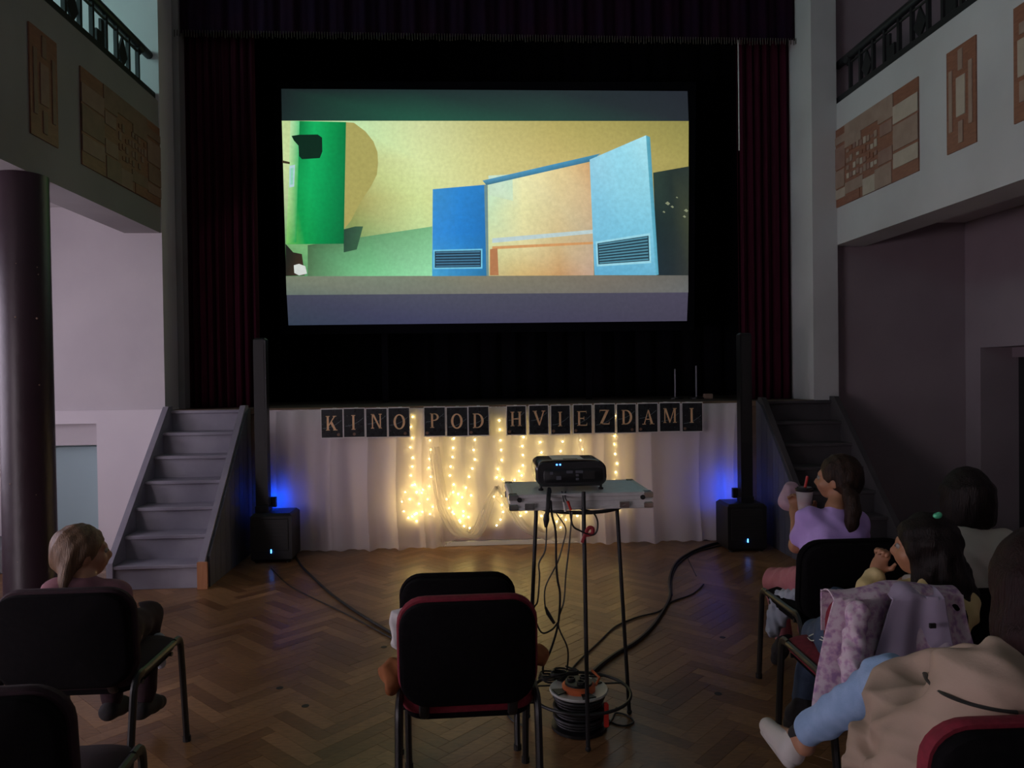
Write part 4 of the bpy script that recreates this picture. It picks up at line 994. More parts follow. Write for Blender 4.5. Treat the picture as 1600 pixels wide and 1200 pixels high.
st_ = [W(910, 848, Yc), W(915, 834, Yc), W(920, 825, Yc), W(926, 826, Yc), W(925, 834, Yc), W(916, 836, Yc)]
o = MB().tube(smooth_path(st_, 5), .008, 8, sx=.35).build('cable_tie', 'cable_red', None, True); set_base(o, st_[0]); tag(o, 'red velcro strap looped around the audio cable', 'strap')
def FL(q, z=.006): return [WZ(a, b, z) for a, b in q]
cable('floor_cable', FL([(452, 862), (462, 870), (472, 885), (492, 905), (520, 930), (560, 958), (605, 985), (640, 1005), (700, 1030)], .009), .009, 'thick black cable running from the left speaker across the floor')
cable('floor_cable', FL([(424, 888), (448, 912), (480, 930), (522, 950), (565, 972), (608, 995), (650, 1015)], .005), .004, 'thinner cable beside the thick one on the floor at the left')
cable('floor_cable', FL([(1136, 846), (1110, 851), (1078, 864), (1056, 880), (1046, 905), (1047, 930), (1040, 948), (1020, 978), (995, 1002), (962, 1022), (935, 1042), (918, 1060)], .011), .011, 'thick black cable curving from the right speaker to the stand')
cable('floor_cable', FL([(1134, 850), (1112, 856), (1085, 864), (1060, 882), (1050, 905), (1050, 930)], .005), .005, 'second black cable lying along the thick one by the right speaker')
cable('floor_cable', FL([(1099, 913), (1090, 922), (1078, 930), (1050, 940), (1030, 955), (1000, 963), (985, 968), (960, 980), (935, 1004), (905, 1032), (890, 1050)], .006), .005, 'thin black cable crossing the thick one towards the stand')
cable('floor_cable', FL([(1073, 868), (1080, 884), (1088, 900)], .003), .003, 'faint short cable on the floor between the curving cables')
cable('floor_cable', FL([(1134, 836), (1115, 838), (1095, 839), (1092, 843), (1110, 844), (1134, 841)], .005), .004, 'loop of thin cable against the skirt by the right speaker')
cable('floor_cable', FL([(820, 1135), (800, 1125), (790, 1108), (792, 1085)], .005)+FL([(800, 1060)], .01), .004, 'thin cable curling out from under the near chair')
cable('floor_cable', FL([(941, 1112), (955, 1128), (975, 1134), (990, 1128), (980, 1118), (962, 1114), (955, 1126), (942, 1138)], .005), .004, 'tangled thin cable by the right foot of the stand')
for k, (a, lab) in enumerate((((855, 1062), 'coil of black cable on the shelf ring, nearest the chair'), ((872, 1054), 'coil of black cable at the back of the shelf ring'))):
    c_ = W(a[0]+8, a[1]+4, SY+.10); c_.z = .150+.01*k
    pts = []
    for q in range(70):
        t = q/69*2*math.pi*3.2; R_ = .055+.012*math.sin(q*.9+k); pts.append((c_.x+R_*math.cos(t), min(c_.y+R_*.7*math.sin(t), SY+.19), c_.z+q*.0005))
    cable('cable_coil', pts, .0045, lab, n=1, group='cable coils on the stand')

# cable reel inside the lower ring
rx, ry = W(905, 1100, 3.08).x, 3.09
e = empty('cable_reel', (rx, ry, 0), 'black cable reel with white flange and orange core on the floor inside the stand', 'cable reel')
MB().lathe([(.095, .0), (.118, .004), (.118, .016), (.09, .02)], (rx, ry, 0), 36).build('lower_flange', 'black_plastic', e, True)
MB().cyl((rx, ry, .018), .075, .13, 30).build('drum', 'black_plastic', e)
for k in range(9):
    z = .026+k*.0138; R_ = .098+.006*((k*7) % 3-1)
    MB().tube([(rx+R_*math.cos(2*math.pi*j/36), ry+R_*math.sin(2*math.pi*j/36), z) for j in range(37)], .0078, 6, False).build('cable_turn', 'cable', e, True)
fl = MB()
fl.lathe([(.066, .150), (.066, .160), (.122, .168), (.125, .162), (.122, .156), (.066, .150)], (rx, ry, 0), 40); fl.build('top_flange', 'reel_white', e, True)
for a in (35, 120, 200, 285):
    q = math.radians(a); d_ = Vector((math.cos(q), math.sin(q), 0)); s_ = Vector((-d_.y, d_.x, 0)); b = Vector((rx, ry, .1665))
    MB().hexa([b+d_*.068-s_*.018, b+d_*.068+s_*.018, b+d_*.112+s_*.03, b+d_*.112-s_*.03], [b+d_*.068-s_*.018+Vector((0, 0, .004)), b+d_*.068+s_*.018+Vector((0, 0, .004)), b+d_*.112+s_*.03+Vector((0, 0, .005)), b+d_*.112-s_*.03+Vector((0, 0, .005))]).build('flange_slot', 'black_plastic', e)
MB().lathe([(.070, .150), (.070, .182), (.060, .188), (.045, .180), (.045, .150)], (rx, ry, 0), 36).build('core', 'reel_orange', e, True)
MB().lathe([(.058, .186), (.058, .197), (.0, .200)], (rx, ry-.002, 0), 30).build('socket_plate', 'black_plastic', e, True)
for a in (40, 160, 280):
    q = math.radians(a); MB().lathe([(.017, 0), (.018, .012), (.013, .012), (.012, .004), (0, .004)], (rx+.032*math.cos(q), ry+.032*math.sin(q), .197), 16).build('socket', 'rubber', e)
MB().tube([(rx+.07, ry-.02, .185), (rx+.085, ry-.03, .22), (rx+.06, ry+.01, .235)], .006, 8).build('crank', 'reel_orange', e, True)
MB().cbox((rx+.093, ry-.085, .03), (rx+.112, ry-.068, .135), .006).build('handle_post', 'plug_red', e)

# ---------------------------------------------------------------- stackable chairs
def chair(loc, rz, label, front='chair_red', back='chair_fabric', top=.80, group='padded black and red chairs', wide=.455, hb=.34):
    e = empty('padded_chair', loc, label, 'chair', group, rz)
    kw = dict(local=True)
    zb = top-hb/2; tilt = .10
    def fb(x, y, d, off): return Vector((x, -.215-off+d-tilt*y-.045*((x/(wide/2))**2)*-1*.5, zb+y))
    pad(wide, hb, .085, [(.016, 0), (.003, .006), (0, .014), (0, .030), (.003, .040)], lambda x, y, d: fb(x, y, d, .035)).build('back_shell', back, e, True, **kw)
    pad(wide+.020, hb+.020, .094, [(.006, .0), (0, .010), (.002, .030), (.02, .048), (.07, .058)], lambda x, y, d: fb(x, y+.003, d, -.0035)).build('backrest', front, e, True, **kw)
    fs = lambda x, y, d: Vector((x, y+.02, .415+d-.012*(y/.21)**2*(1 if y < 0 else .6)+.0*(x)))
    pad(wide+.01, .42, .08, [(.03, 0), (.006, .008), (0, .022), (.004, .042), (.03, .056), (.10, .062)], fs).build('seat', front, e, True, **kw)
    pad(wide-.02, .40, .07, [(.02, -.022), (.004, -.015), (0, .006)], fs).build('seat_pan', back, e, True, **kw)
    hx = wide/2+.006
    for s in (-1, 1):
        x = s*hx
        MB().tube(smooth_path([(x, .262, .006), (x, .222, .36), (x, .212, .425), (x, .19, .448), (x, .15, .45)], 4), .0125, 8, sx=1.3).build('leg', 'chair_tube', e, True, True)
        MB().tube(smooth_path([(x, -.272, .006), (x, -.215, .36), (x, -.20, .42), (x, -.175, .446), (x, -.14, .45)], 4), .0125, 8, sx=1.3).build('leg', 'chair_tube', e, True, True)
        MB().tube([(x, .16, .45), (x, -.15, .45)], .0125, 8).build('side_rail', 'chair_tube', e, True, True)
        MB().cyl((x, .262, 0), .016, .022, 10).build('foot_cap', 'rubber', e, False, True); MB().cyl((x, -.272, 0), .016, .022, 10).build('foot_cap', 'rubber', e, False, True)
        xs = s*(wide/2-.075)
        MB().tube(smooth_path([(xs, .0, .400), (xs, -.16, .398), (xs, -.195, .425), (xs, -.203, max(zb-hb/2+.03, .44)), (xs, -.216, zb-.02)], 4), .011, 8, sx=1.5).build('back_support', 'chair_tube', e, True, True)
    for y in (.13, -.13): MB().tube([(-hx, y, .442-.03), (hx, y, .442-.03)], .009, 8).build('cross_bar', 'chair_tube', e, True, True)
    return e
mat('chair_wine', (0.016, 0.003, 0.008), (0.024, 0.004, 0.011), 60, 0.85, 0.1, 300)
near = chair((W(728, 950, 2.32).x, 2.56, 0), 0.02, 'red-fronted black chair in the middle foreground with an empty back', top=.785, wide=.435)
chair((W(715, 920, 2.95).x, 3.20, 0), -0.01, 'low black chair just ahead of the middle foreground chair', 'chair_fabric', top=.685, hb=.24)
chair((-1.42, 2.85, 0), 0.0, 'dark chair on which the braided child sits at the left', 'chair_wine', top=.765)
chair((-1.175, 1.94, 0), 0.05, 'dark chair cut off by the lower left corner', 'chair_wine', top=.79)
chair((1.635, 3.25, 0), 0.0, 'black chair on which the child in the purple shirt sits', 'chair_fabric', top=.768)
chair((1.445, 2.60, 0), -0.03, 'red-seated chair under the pale floral jacket', 'chair_red', top=.735)
chair((1.90, 2.72, 0), -0.03, 'black chair on which the person in the white shirt sits', 'chair_fabric', top=.70, hb=.26)
chair((1.175, 1.655, 0), -0.02, 'red-edged black chair in the lower right corner, carrying the beige coat', 'chair_red', top=.765)

# ---------------------------------------------------------------- people
V3 = lambda p: np.array(p, float)
def Rw(phi, tilt=0.0, lean=0.0):
    return np.array((Matrix.Rotation(phi, 3, 'Z') @ Matrix.Rotation(tilt, 3, 'X') @ Matrix.Rotation(lean, 3, 'Y')))
def head(c, phi, s, tilt=0.0, lean=0.0):
    R = Rw(phi, tilt, lean); c = V3(c); g = lambda x, y, z: c+R@np.array((x, y, z))*s
    E = lambda p, r: ell(g(*p), np.array(r)*s, R.T)
    P = [E((0, -.012, .022), (.074, .092, .090)), E((0, .022, -.035), (.058, .068, .068)), E((0, .048, -.075), (.030, .030, .026)),
         cap(g(0, .086, .008), g(0, .104, -.024), .008*s, .0125*s), E((0, .084, -.026), (.016, .018, .012)),
         E((0, .080, -.052), (.024, .014, .012)), E((.042, .052, -.028), (.026, .03, .028)), E((-.042, .052, -.028), (.026, .03, .028)),
         E((0, .072, .024), (.05, .018, .012)), E((.074, -.008, -.012), (.010, .018, .030)), E((-.074, -.008, -.012), (.010, .018, .030))]
    sock = [E((.031, .100, .004), (.018, .018, .012)), E((-.031, .100, .004), (.018, .018, .012))]
    return P, sock, g, R
def hand(w, d, side, s=1.0, curl=0.9, spread=1.0):
    """palm and five fingers from wrist w along d; side points to the thumb; fingers curl about side x d"""
    w = V3(w); d = V3(d); d = d/np.linalg.norm(d); side = V3(side); side = side-d*(side@d); side = side/np.linalg.norm(side); nrm = np.cross(side, d)
    R = np.stack([side, d, nrm])
    P = [ell(w+d*.045*s, (.036*s, .048*s, .016*s), R), cap(w-d*.01*s, w+d*.02*s, .022*s, .026*s)]
    for off, ln in ((.028, .070), (.010, .080), (-.009, .074), (-.027, .058)):
        p = w+d*.082*s+side*off*s*spread; q = d.copy(); rad = .0092*s
        for i, f in enumerate((.46, .30, .24)):
            a = curl*(0.55 if i == 0 else 0.9)
            q = q*math.cos(a)+nrm*math.sin(a); n2 = p+q*ln*f*s; P.append(cap(p, n2, rad, rad*.92)); p = n2; rad *= .92
            nrm_ = np.cross(side, q); nrm_l = nrm_
            q_n = nrm_; 
            nrm, = (nrm_,)
        nrm = np.cross(side, d)
    p = w+d*.022*s+side*.028*s; q = d*.55+side*.8; q = q/np.linalg.norm(q); n2 = p+q*.034*s; P.append(cap(p, n2, .0125*s, .0105*s))
    q = d*.85+side*.35+nrm*.5*curl; q = q/np.linalg.norm(q); P.append(cap(n2, n2+q*.036*s, .0105*s, .009*s))
    P = P[:2]+tight(P[2:])
    return P
def limb(*q): return [cap(a, b, ra, rb) for (a, ra), (b, rb) in zip(q, q[1:])]
def person(label, J, s, phi, skin, tilt=0.0, lean=0.0, h=.009, hands=(), feet=True):
    """one continuous body; J holds the joints"""
    base = Vector((J['pel'][0], J['pel'][1], 0.0))
    H, sock, g, R = head(J['head'], phi, s, tilt, lean)
    pel, ch, nk = V3(J['pel']), V3(J['chest']), V3(J['neck'])
    lat = V3(J['shr'])-V3(J['shl']); lat = lat/np.linalg.norm(lat)
    P = list(H)
    P += [cap(pel-lat*.05*s, ch-lat*.06*s, .095*s, .088*s), cap(pel+lat*.05*s, ch+lat*.06*s, .095*s, .088*s),
          cap(ch, nk, .07*s, .046*s), cap(nk, g(0, -.015, -.06), .044*s, .044*s),
          cap(V3(J['shl']), V3(J['shr']), .048*s, .048*s)]
    for q in 'lr':
        P += limb((V3(J['sh'+q]), .046*s), (V3(J['el'+q]), .034*s), (V3(J['wr'+q]), .023*s))
        P += limb((V3(J['hip'+q]), .082*s), (V3(J['kn'+q]), .056*s), (V3(J['an'+q]), .034*s))
        if feet:
            a, t = V3(J['an'+q]), V3(J['toe'+q]); P += [cap(a-(t-a)*.22+np.array((0, 0, -.02*s)), t, .034*s, .026*s)]
        if 'hand'+q not in J:
            d = V3(J['wr'+q])-V3(J['el'+q]); P += hand(J['wr'+q], d, -lat if q == 'r' else lat, s*.95, .45)
    for a in hands: P += a
    o = bpy.data.objects.new('person', None)
    root = empty('tmp_root', base)
    body = blob('person', P, skin, None, h, .022*s, sub=sock)
    bpy.data.objects.remove(root)
    body.data.transform(Matrix.Translation(-base)); body.location = base; ORIGIN[body] = base
    tag(body, label, 'person', 'people watching the film')
    for sx in (-1, 1):
        c = g(sx*.031, .079, .004); MB().ball(c, .0125*s, 10, 8).build('eye', 'eye_white', body, True); 
        c = g(sx*.031, .0885, .004); MB().ball(c, .0055*s, 8, 6).build('pupil', 'hair_dark', body, True)
    MB().add([g(-.02, .092, -.054), g(0, .098, -.050), g(.02, .092, -.054), g(0, .097, -.060)], [(0, 1, 2, 3)]).build('lips', 'lip', body)
    return body, g, R
def shirt(body, J, s, m, name='shirt', sleeves='short', h=.009, extra=(), amp=.004, up=.0, seed=1):
    pel, ch, nk = V3(J['pel']), V3(J['chest']), V3(J['neck']); lat = V3(J['shr'])-V3(J['shl']); lat = lat/np.linalg.norm(lat)
    dn = (pel-ch)/np.linalg.norm(pel-ch)
    P = [cap(pel-lat*.05*s, ch-lat*.06*s, .110*s, .104*s), cap(pel+lat*.05*s, ch+lat*.06*s, .110*s, .104*s), cap(V3(J['shl']), V3(J['shr']), .062*s, .062*s), cap(ch, ch+(nk-ch)*.72, .085*s, .064*s)]
    for q in 'lr':
        a, b, w = V3(J['sh'+q]), V3(J['el'+q]), V3(J['wr'+q])
        if sleeves == 'short': P.append(cap(a, a+(b-a)*.62, .058*s, .055*s))
        else: P += limb((a, .060*s), (b, .050*s), (b+(w-b)*.88, .038*s))
    P += list(extra)
    return blob(name, P, m, body, h, .03*s, disp=folds(amp, 30, 20, 26, seed))
def trousers(body, J, s, m, h=.010, cuff=.9, amp=.005, seed=2, legs='lr'):
    P = []
    pel = V3(J['pel']); P += [cap(V3(J['hipl']), V3(J['hipr']), .098*s, .098*s)]
    for q in legs:
        a, b, c = V3(J['hip'+q]), V3(J['kn'+q]), V3(J['an'+q])
        P += limb((a, .094*s), (b, .068*s), (b+(c-b)*cuff, .050*s))
    return blob('trousers', P, m, body, h, .03*s, disp=folds(amp, 24, 30, 22, seed))
def shoes(body, J, s, m, legs='lr'):
    for q in legs:
        a, t = V3(J['an'+q]), V3(J['toe'+q]); lo = np.array((0, 0, -.02*s))
        sh = blob('shoe', [cap(a-(t-a)*.25+lo, a+(t-a)*.5, .046*s, .043*s), cap(a+(t-a)*.5, t, .043*s, .036*s)], m, body, .008, .02)
    return sh
def hair_cap(g, R, s, r=(.084, .102, .098), face=True):
    P = [ell(g(0, -.022, .030), np.array(r)*s, R.T), ell(g(0, -.05, -.01), np.array((.078, .075, .085))*s, R.T)]
    sub = [ell(g(0, .085, -.030), np.array((.070, .070, .085))*s, R.T)] if face else []
    return P, sub
def strands(amp, f=90, seed=0):
    def fn(X):
        x, y, z = X[..., 0], X[..., 1], X[..., 2]
        return amp*np.sin(f*x+.5*f*y+6*np.sin(9*z+seed))*np.cos(.7*f*y-.4*f*x+4*np.sin(13*z))
    return fn
def v(p): return np.array((p[0], p[1], p[2]), float)

# girl with the braid, left chair
J = dict(pel=(-1.41, 2.78, .54), head=v(W(130, 864, 2.86)), chest=v(W(135, 955, 2.80)), neck=v(W(131, 906, 2.82)),
         shl=v(W(92, 926, 2.78)), shr=v(W(182, 930, 2.84)), ell=v(W(62, 1000, 2.90)), elr=v(W(200, 995, 2.90)), wrl=(-1.46, 3.02, .56), wrr=(-1.40, 3.04, .565),
         hipl=(-1.49, 2.80, .53), hipr=(-1.34, 2.80, .53), knl=(-1.50, 3.14, .52), knr=(-1.345, 3.12, .52), anl=(-1.50, 3.15, .14), anr=(-1.37, 3.15, .14), toel=(-1.50, 3.28, .09), toer=(-1.37, 3.29, .09))
b1, g, R = person('child in a dusty pink top with a blond braid, sitting on the left chair', J, .86, math.radians(-52), 'skin')
shirt(b1, J, .86, 'cloth_rose', 'top', 'long', seed=4); trousers(b1, J, .86, 'chair_wine'); shoes(b1, J, .86, 'sock_dark')
P, sub = hair_cap(g, R, .86, (.088, .106, .102))
br = [g(.055, -.09, -.03), g(.06, -.105, -.07), g(.062, -.105, -.11), g(.060, -.10, -.16), g(.058, -.095, -.20)]
br = [v(W(112, 872, 2.80)), v(W(104, 890, 2.775)), v(W(101, 905, 2.76)), v(W(99, 922, 2.75)), v(W(97, 938, 2.745))]
for k, (a, c) in enumerate(zip(br, br[1:])): P.append(cap(a, c, (.030, .021, .017, .014)[k], (.021, .017, .014, .008)[k]))
blob('hair', P, 'hair_blond', b1, .007, .02, sub=sub, disp=strands(.0035, 110, 1))
o = blob('small_bag', [cap(W(222, 988, 3.10), W(246, 1000, 3.12), .030, .028), cap(W(246, 1000, 3.12), W(252, 1040, 3.12), .026, .016)], 'grey_jacket', None, .007, .02, disp=folds(.005, 60, 40, 50, 3))
set_base(o, W(238, 1030, 3.12)); tag(o, 'small dim grey cloth bundle hanging at the front corner of the left chair', 'cloth')

# girl in purple with the drink
J = dict(pel=(1.62, 3.22, .55), head=v(W(1308, 748, 3.34)), chest=v(W(1302, 838, 3.27)), neck=v(W(1305, 795, 3.29)),
         shl=v(W(1264, 812, 3.28)), shr=v(W(1338, 818, 3.28)), ell=v(W(1244, 853, 3.38)), elr=v(W(1345, 870, 3.42)), wrl=v(W(1243, 806, 3.46)), wrr=v(W(1272, 800, 3.58)), handl=1, handr=1,
         hipl=(1.54, 3.24, .535), hipr=(1.69, 3.24, .535), knl=v(W(1212, 908, 3.64)), knr=v(W(1262, 925, 3.74)), anl=v(W(1224, 1002, 3.60)), anr=v(W(1262, 990, 3.45)), toel=v(W(1214, 1030, 3.68)), toer=v(W(1256, 1020, 3.52)))
cup_c = W(1257, 782, 3.44)
hl = hand(J['wrl'], V3((.012, .03, .055)), V3((.05, -.05, .0)), .82, 1.0)
hr = hand(J['wrr'], V3((-.06, -.02, .03)), V3((0, -.03, .06)), .82, 1.0)
b2, g, R = person('child in a purple T-shirt with a ponytail, holding a drink', J, .90, math.radians(46), 'skin_tan', h=.0065, hands=(hl, hr))
shirt(b2, J, .90, 'cloth_purple', 'shirt', 'short', seed=7, amp=.0045); trousers(b2, J, .90, 'cloth_pink', cuff=.9); shoes(b2, J, .90, 'sock_dark')
P, sub = hair_cap(g, R, .90, (.088, .106, .104))
pt = [v(W(1322, 762, 3.25)), v(W(1330, 778, 3.22)), v(W(1333, 798, 3.205)), v(W(1331, 818, 3.20)), v(W(1327, 832, 3.195))]
for k, (a, c) in enumerate(zip(pt, pt[1:])): P.append(cap(a, c, (.026, .030, .033, .026)[k], (.030, .033, .026, .008)[k]))
blob('hair', P, 'hair_brown', b2, .007, .02, sub=sub, disp=strands(.003, 110, 2))
e = empty('drink_cup', cup_c-Vector((0, 0, .055)), 'clear cup with black lid and red straw held by the child in purple', 'cup')
c0 = cup_c-Vector((0, 0, .055))
MB().lathe([(.026, 0), (.030, .004), (.040, .105), (.038, .105), (.028, .008), (0, .008)], c0, 28).build('cup', 'cup_clear', e, True)
MB().lathe([(.027, .009), (.0335, .055), (0, .055)], c0, 24).build('drink', 'drink_red', e, True)
MB().lathe([(.041, .100), (.043, .104), (.043, .112), (.036, .114), (.034, .120), (.0, .120)], c0, 28).build('lid', 'lid_black', e, True)
MB().tube([c0+Vector((-.004, 0, .03)), c0+Vector((.004, 0, .12)), c0+Vector((.016, .0, .172))], .0065, 10).build('straw', 'straw_red', e, True)
o = blob('paper_bag', [cap(W(1236, 764, 3.62), W(1233, 784, 3.62), .038, .044), cap(W(1230, 782, 3.62), W(1240, 784, 3.60), .040, .038)], 'bag_pink', None, .006, .03, disp=folds(.0025, 60, 40, 50, 5))
set_base(o, W(1234, 798, 3.62)); tag(o, 'pale pink bag held up behind the clear cup', 'bag')
o = blob('grey_jacket', [cap(W(1258, 928, 3.16), W(1218, 934, 3.36), .026, .034), cap(W(1216, 938, 3.38), W(1207, 985, 3.36), .040, .034), cap(W(1232, 936, 3.32), W(1220, 972, 3.34), .036, .026), cap(W(1250, 936, 3.14), W(1310, 962, 3.00), .016, .008)], 'grey_jacket', None, .008, .02, disp=folds(.007, 70, 60, 24, 8))
set_base(o, W(1212, 995, 3.43)); tag(o, 'light grey jacket slung over the left side of the black chair seat', 'jacket')

# person in the white shirt with bobbed hair
J = dict(pel=(1.92, 2.72, .54), head=v(W(1507, 775, 2.82)), chest=v(W(1520, 872, 2.74)), neck=v(W(1514, 822, 2.78)),
         shl=v(W(1484, 845, 2.74)), shr=v(W(1570, 850, 2.74)), ell=v(W(1470, 905, 2.86)), elr=v(W(1590, 915, 2.84)), wrl=(1.84, 3.0, .60), wrr=(1.98, 3.0, .60),
         hipl=(1.84, 2.72, .53), hipr=(2.0, 2.72, .53), knl=(1.82, 3.08, .52), knr=(2.02, 3.08, .52), anl=(1.80, 3.10, .12), anr=(2.02, 3.1, .12), toel=(1.80, 3.22, .07), toer=(2.02, 3.22, .07))
b3, g, R = person('person in a creamy white shirt with dark bobbed hair, back to us', J, .90, math.radians(-4), 'skin')
shirt(b3, J, .90, 'cloth_white', 'shirt', 'long', seed=9, amp=.007); trousers(b3, J, .90, 'denim_dark'); shoes(b3, J, .90, 'sock_dark')
P, sub = hair_cap(g, R, .90, (.090, .108, .104))
for a in range(-110, 111, 20):
    q = math.radians(a-90); P.append(cap(g(.072*math.cos(q), .078*math.sin(q)-.015, .03), g(.078*math.cos(q), .080*math.sin(q)-.02, -.10), .026, .020))
P.append(ell(g(0, -.04, -.05), (.08, .075, .07), R.T))
blob('hair', P, 'hair_dark', b3, .007, .03, sub=sub, disp=strands(.002, 120, 3))

# girl with curly hair, hand at her mouth
J = dict(pel=(1.42, 2.55, .54), head=v(W(1442, 856, 2.56)), chest=v(W(1450, 955, 2.50)), neck=v(W(1450, 908, 2.52)),
         shl=v(W(1402, 935, 2.53)), shr=v(W(1500, 940, 2.48)), ell=v(W(1338, 950, 2.66)), elr=(1.68, 2.60, .64), wrl=v(W(1370, 893, 2.72)), wrr=(1.62, 2.79, .585), handl=1,
         hipl=(1.34, 2.58, .535), hipr=(1.50, 2.58, .535), knl=v(W(1280, 994, 2.88)), knr=(1.52, 2.95, .53), anl=v(W(1252, 1100, 2.92)), anr=(1.50, 2.96, .12), toel=v(W(1236, 1130, 3.02)), toer=(1.50, 3.08, .07))
hl = hand(J['wrl'], V3((.02, -.005, .06)), V3((.03, -.03, .0)), .80, 1.25)
b4, g, R = person('child in a cream top with dark curls and green clip, hand at the mouth', J, .93, math.radians(50), 'skin_tan', h=.0065, hands=(hl,))
shirt(b4, J, .93, 'cloth_cream', 'top', 'long', seed=12, amp=.007); trousers(b4, J, .93, 'denim_dark', cuff=.9); shoes(b4, J, .93, 'sock_dark')
P, sub = hair_cap(g, R, .93, (.098, .115, .110))
rr = random.Random(4)
for k in range(40):                            # loose curls down the back
    a = math.radians(rr.uniform(150, 345)); r_ = rr.uniform(.055, .09)
    p = g(r_*math.cos(a)*1.0, r_*math.sin(a)-.02, rr.uniform(-.02, .03))
    n = rr.randint(4, 6)
    for i in range(n):
        q = p+np.array((rr.uniform(-.012, .018), rr.uniform(-.014, .006), -.030)); P.append(cap(p, q, .019, .016)); p = q
blob('hair', P, 'hair_dark', b4, .007, .014, sub=sub, disp=strands(.004, 70, 4))
c = W(1464, 806, 2.47); cb = blob('hair_clip', [ell(c, (.014, .010, .010)), ell(c+Vector((.008, 0, .004)), (.010, .008, .010))], 'clip_green', b4, .003, .006)
cb['label'] = 'small green hair clip'
# white scribble on the thigh
for q in ([(1262, 996), (1268, 1001), (1280, 999), (1288, 1001), (1296, 994), (1304, 988)], [(1264, 994), (1274, 990), (1282, 994), (1292, 1000)], [(1304, 1002), (1306, 994), (1314, 989), (1322, 986)]):
    kn_ = V3(J['knl']); hp = V3(J['hipl'])
    pts = []
    for a, b in q:
        rd = ray(a, b); best = None
        for t in np.linspace(2.3, 3.0, 500):
            X = np.array(CAM+rd*(t/rd.y)); ab = hp-kn_; u = np.clip(((X-kn_)@ab)/(ab@ab), 0, 1)
            if np.linalg.norm(X-kn_-u*ab) < (.068+.026*u)*.93+.005: best = X; break
        if best is not None: pts.append(best)
    if len(pts) > 2: MB().tube(smooth_path(pts, 4), .0022, 5).build('scribble', 'ink_white', b4)

# floral jacket over the back of her chair
def jacket_fn(x0, x1, zb, seed, front=.14, yoff=0.0, amp=.018, flare=.05, fq=21):
    def fn(u, vv):
        z_top = .755; y_in = 2.43; y_out = 2.335-yoff
        x = x0+(x1-x0)*u
        L1, L2 = front, z_top-zb(u)
        t = vv*(L1+.10+L2)
        if t < L1: y, z, k = y_in, z_top-L1+t, .3
        elif t < L1+.10:
            q = (t-L1)/.10; y = y_in+(y_out-y_in)*q; z = z_top+.022*math.sin(math.pi*q)-.012*math.sin(7*u+seed); k = .4
        else:
            w_ = (t-L1-.10)/L2; y = y_out-flare*w_*w_; z = z_top-L2*w_; k = .4+w_
            x += (u-.5)*.06*w_-.07*(1-u)*w_
        return Vector((x, y+k*amp*(math.sin(u*fq+seed+.9*math.sin(3*vv))+.4*math.sin(u*fq*1.9+2*seed+1.5*vv)), z))
    return fn
e = empty('floral_jacket', (1.37, 2.3, .4), 'lilac floral jacket draped over the back of the red-seated chair', 'jacket')
fo = MB().grid(jacket_fn(1.19, 1.63, lambda u: .40+.14*u+.02*math.sin(9*u), 1.0, fq=13), 110, 60).build('outer', 'floral', e, True); thicken(fo, .004)
li = MB().grid(jacket_fn(1.37, 1.545, lambda u: .50+.03*math.sin(6*u), 2.2, .02, .022, .010, .035, 8), 60, 40).build('lining', 'lilac_lining', e, True); thicken(li, .004)
sl = blob('sleeve', [cap((1.245, 2.30, .72), (1.205, 2.26, .58), .036, .034), cap((1.205, 2.26, .58), (1.185, 2.24, .46), .034, .026)], 'floral', e, .007, .02, disp=folds(.006, 50, 30, 40, 6))
MB().box((1.475, 2.278, .665), (1.495, 2.286, .68)).build('fabric_tab', 'rubber', e)

# person in the beige coat, lower right
J = dict(pel=(1.16, 1.66, .54), head=v(W(1625, 912, 1.66)), chest=v(W(1580, 1085, 1.60)), neck=v(W(1605, 1010, 1.62)),
         shl=v(W(1528, 1062, 1.64)), shr=v(W(1680, 1060, 1.58)), ell=v(W(1455, 1125, 1.76)), elr=v(W(1730, 1180, 1.74)), wrl=v(W(1470, 1085, 1.88)), wrr=(1.40, 1.84, .64), handl=1, handr=1,
         hipl=(1.09, 1.70, .535), hipr=(1.26, 1.70, .535), knl=v(W(1388, 1062, 2.08)), knr=(1.27, 2.08, .50), anl=v(W(1247, 1152, 2.36)), anr=(1.27, 2.12, .11), toel=v(W(1205, 1140, 2.52)), toer=(1.26, 2.26, .05))
b5, g, R = person('person in a beige coat and light blue jeans with auburn hair, lower right', J, 1.0, math.radians(8), 'skin', h=.009, hands=(hand((1.40, 1.84, .64), V3((-.01, .06, -.03)), V3((-.06, 0, 0)), .95, .4),))
trousers(b5, J, 1.0, 'denim_light', cuff=.86, amp=.006, seed=15)
a, t = V3(J['anl']), V3(W(1200, 1135, 2.53)); hl_ = v(W(1236, 1176, 2.36))
sh = blob('shoe', [cap(hl_, t, .038, .030), cap(hl_+(a-hl_)*.5, t+(hl_-t)*.35, .036, .030), cap(hl_, a, .036, .030)], 'shoe_white', b5, .006, .02)
dn = V3(W(1222, 1175, 2.42))-V3(W(1226, 1158, 2.44)); dn = dn/np.linalg.norm(dn)*.024
blob('sole', [cap(hl_+dn, t+dn*.8, .026, .022)], 'shoe_sole', sh, .006, .01)
for k in range(4):
    q = hl_+(t-hl_)*(.40+.09*k)+(a-hl_)*.55*(1-.2*k); MB().tube([q+np.array((-.028, 0, -.004)), q+np.array((0, -.006, .012)), q+np.array((.028, 0, -.004))], .003, 6).build('lace', 'paper_white', sh)
blob('sock', [cap(a+(V3(J['knl'])-a)*.02, a+(V3(J['knl'])-a)*.14, .038, .039)], 'sock_dark', b5, .006, .01)
shoes(b5, J, 1.0, 'shoe_white', 'r')
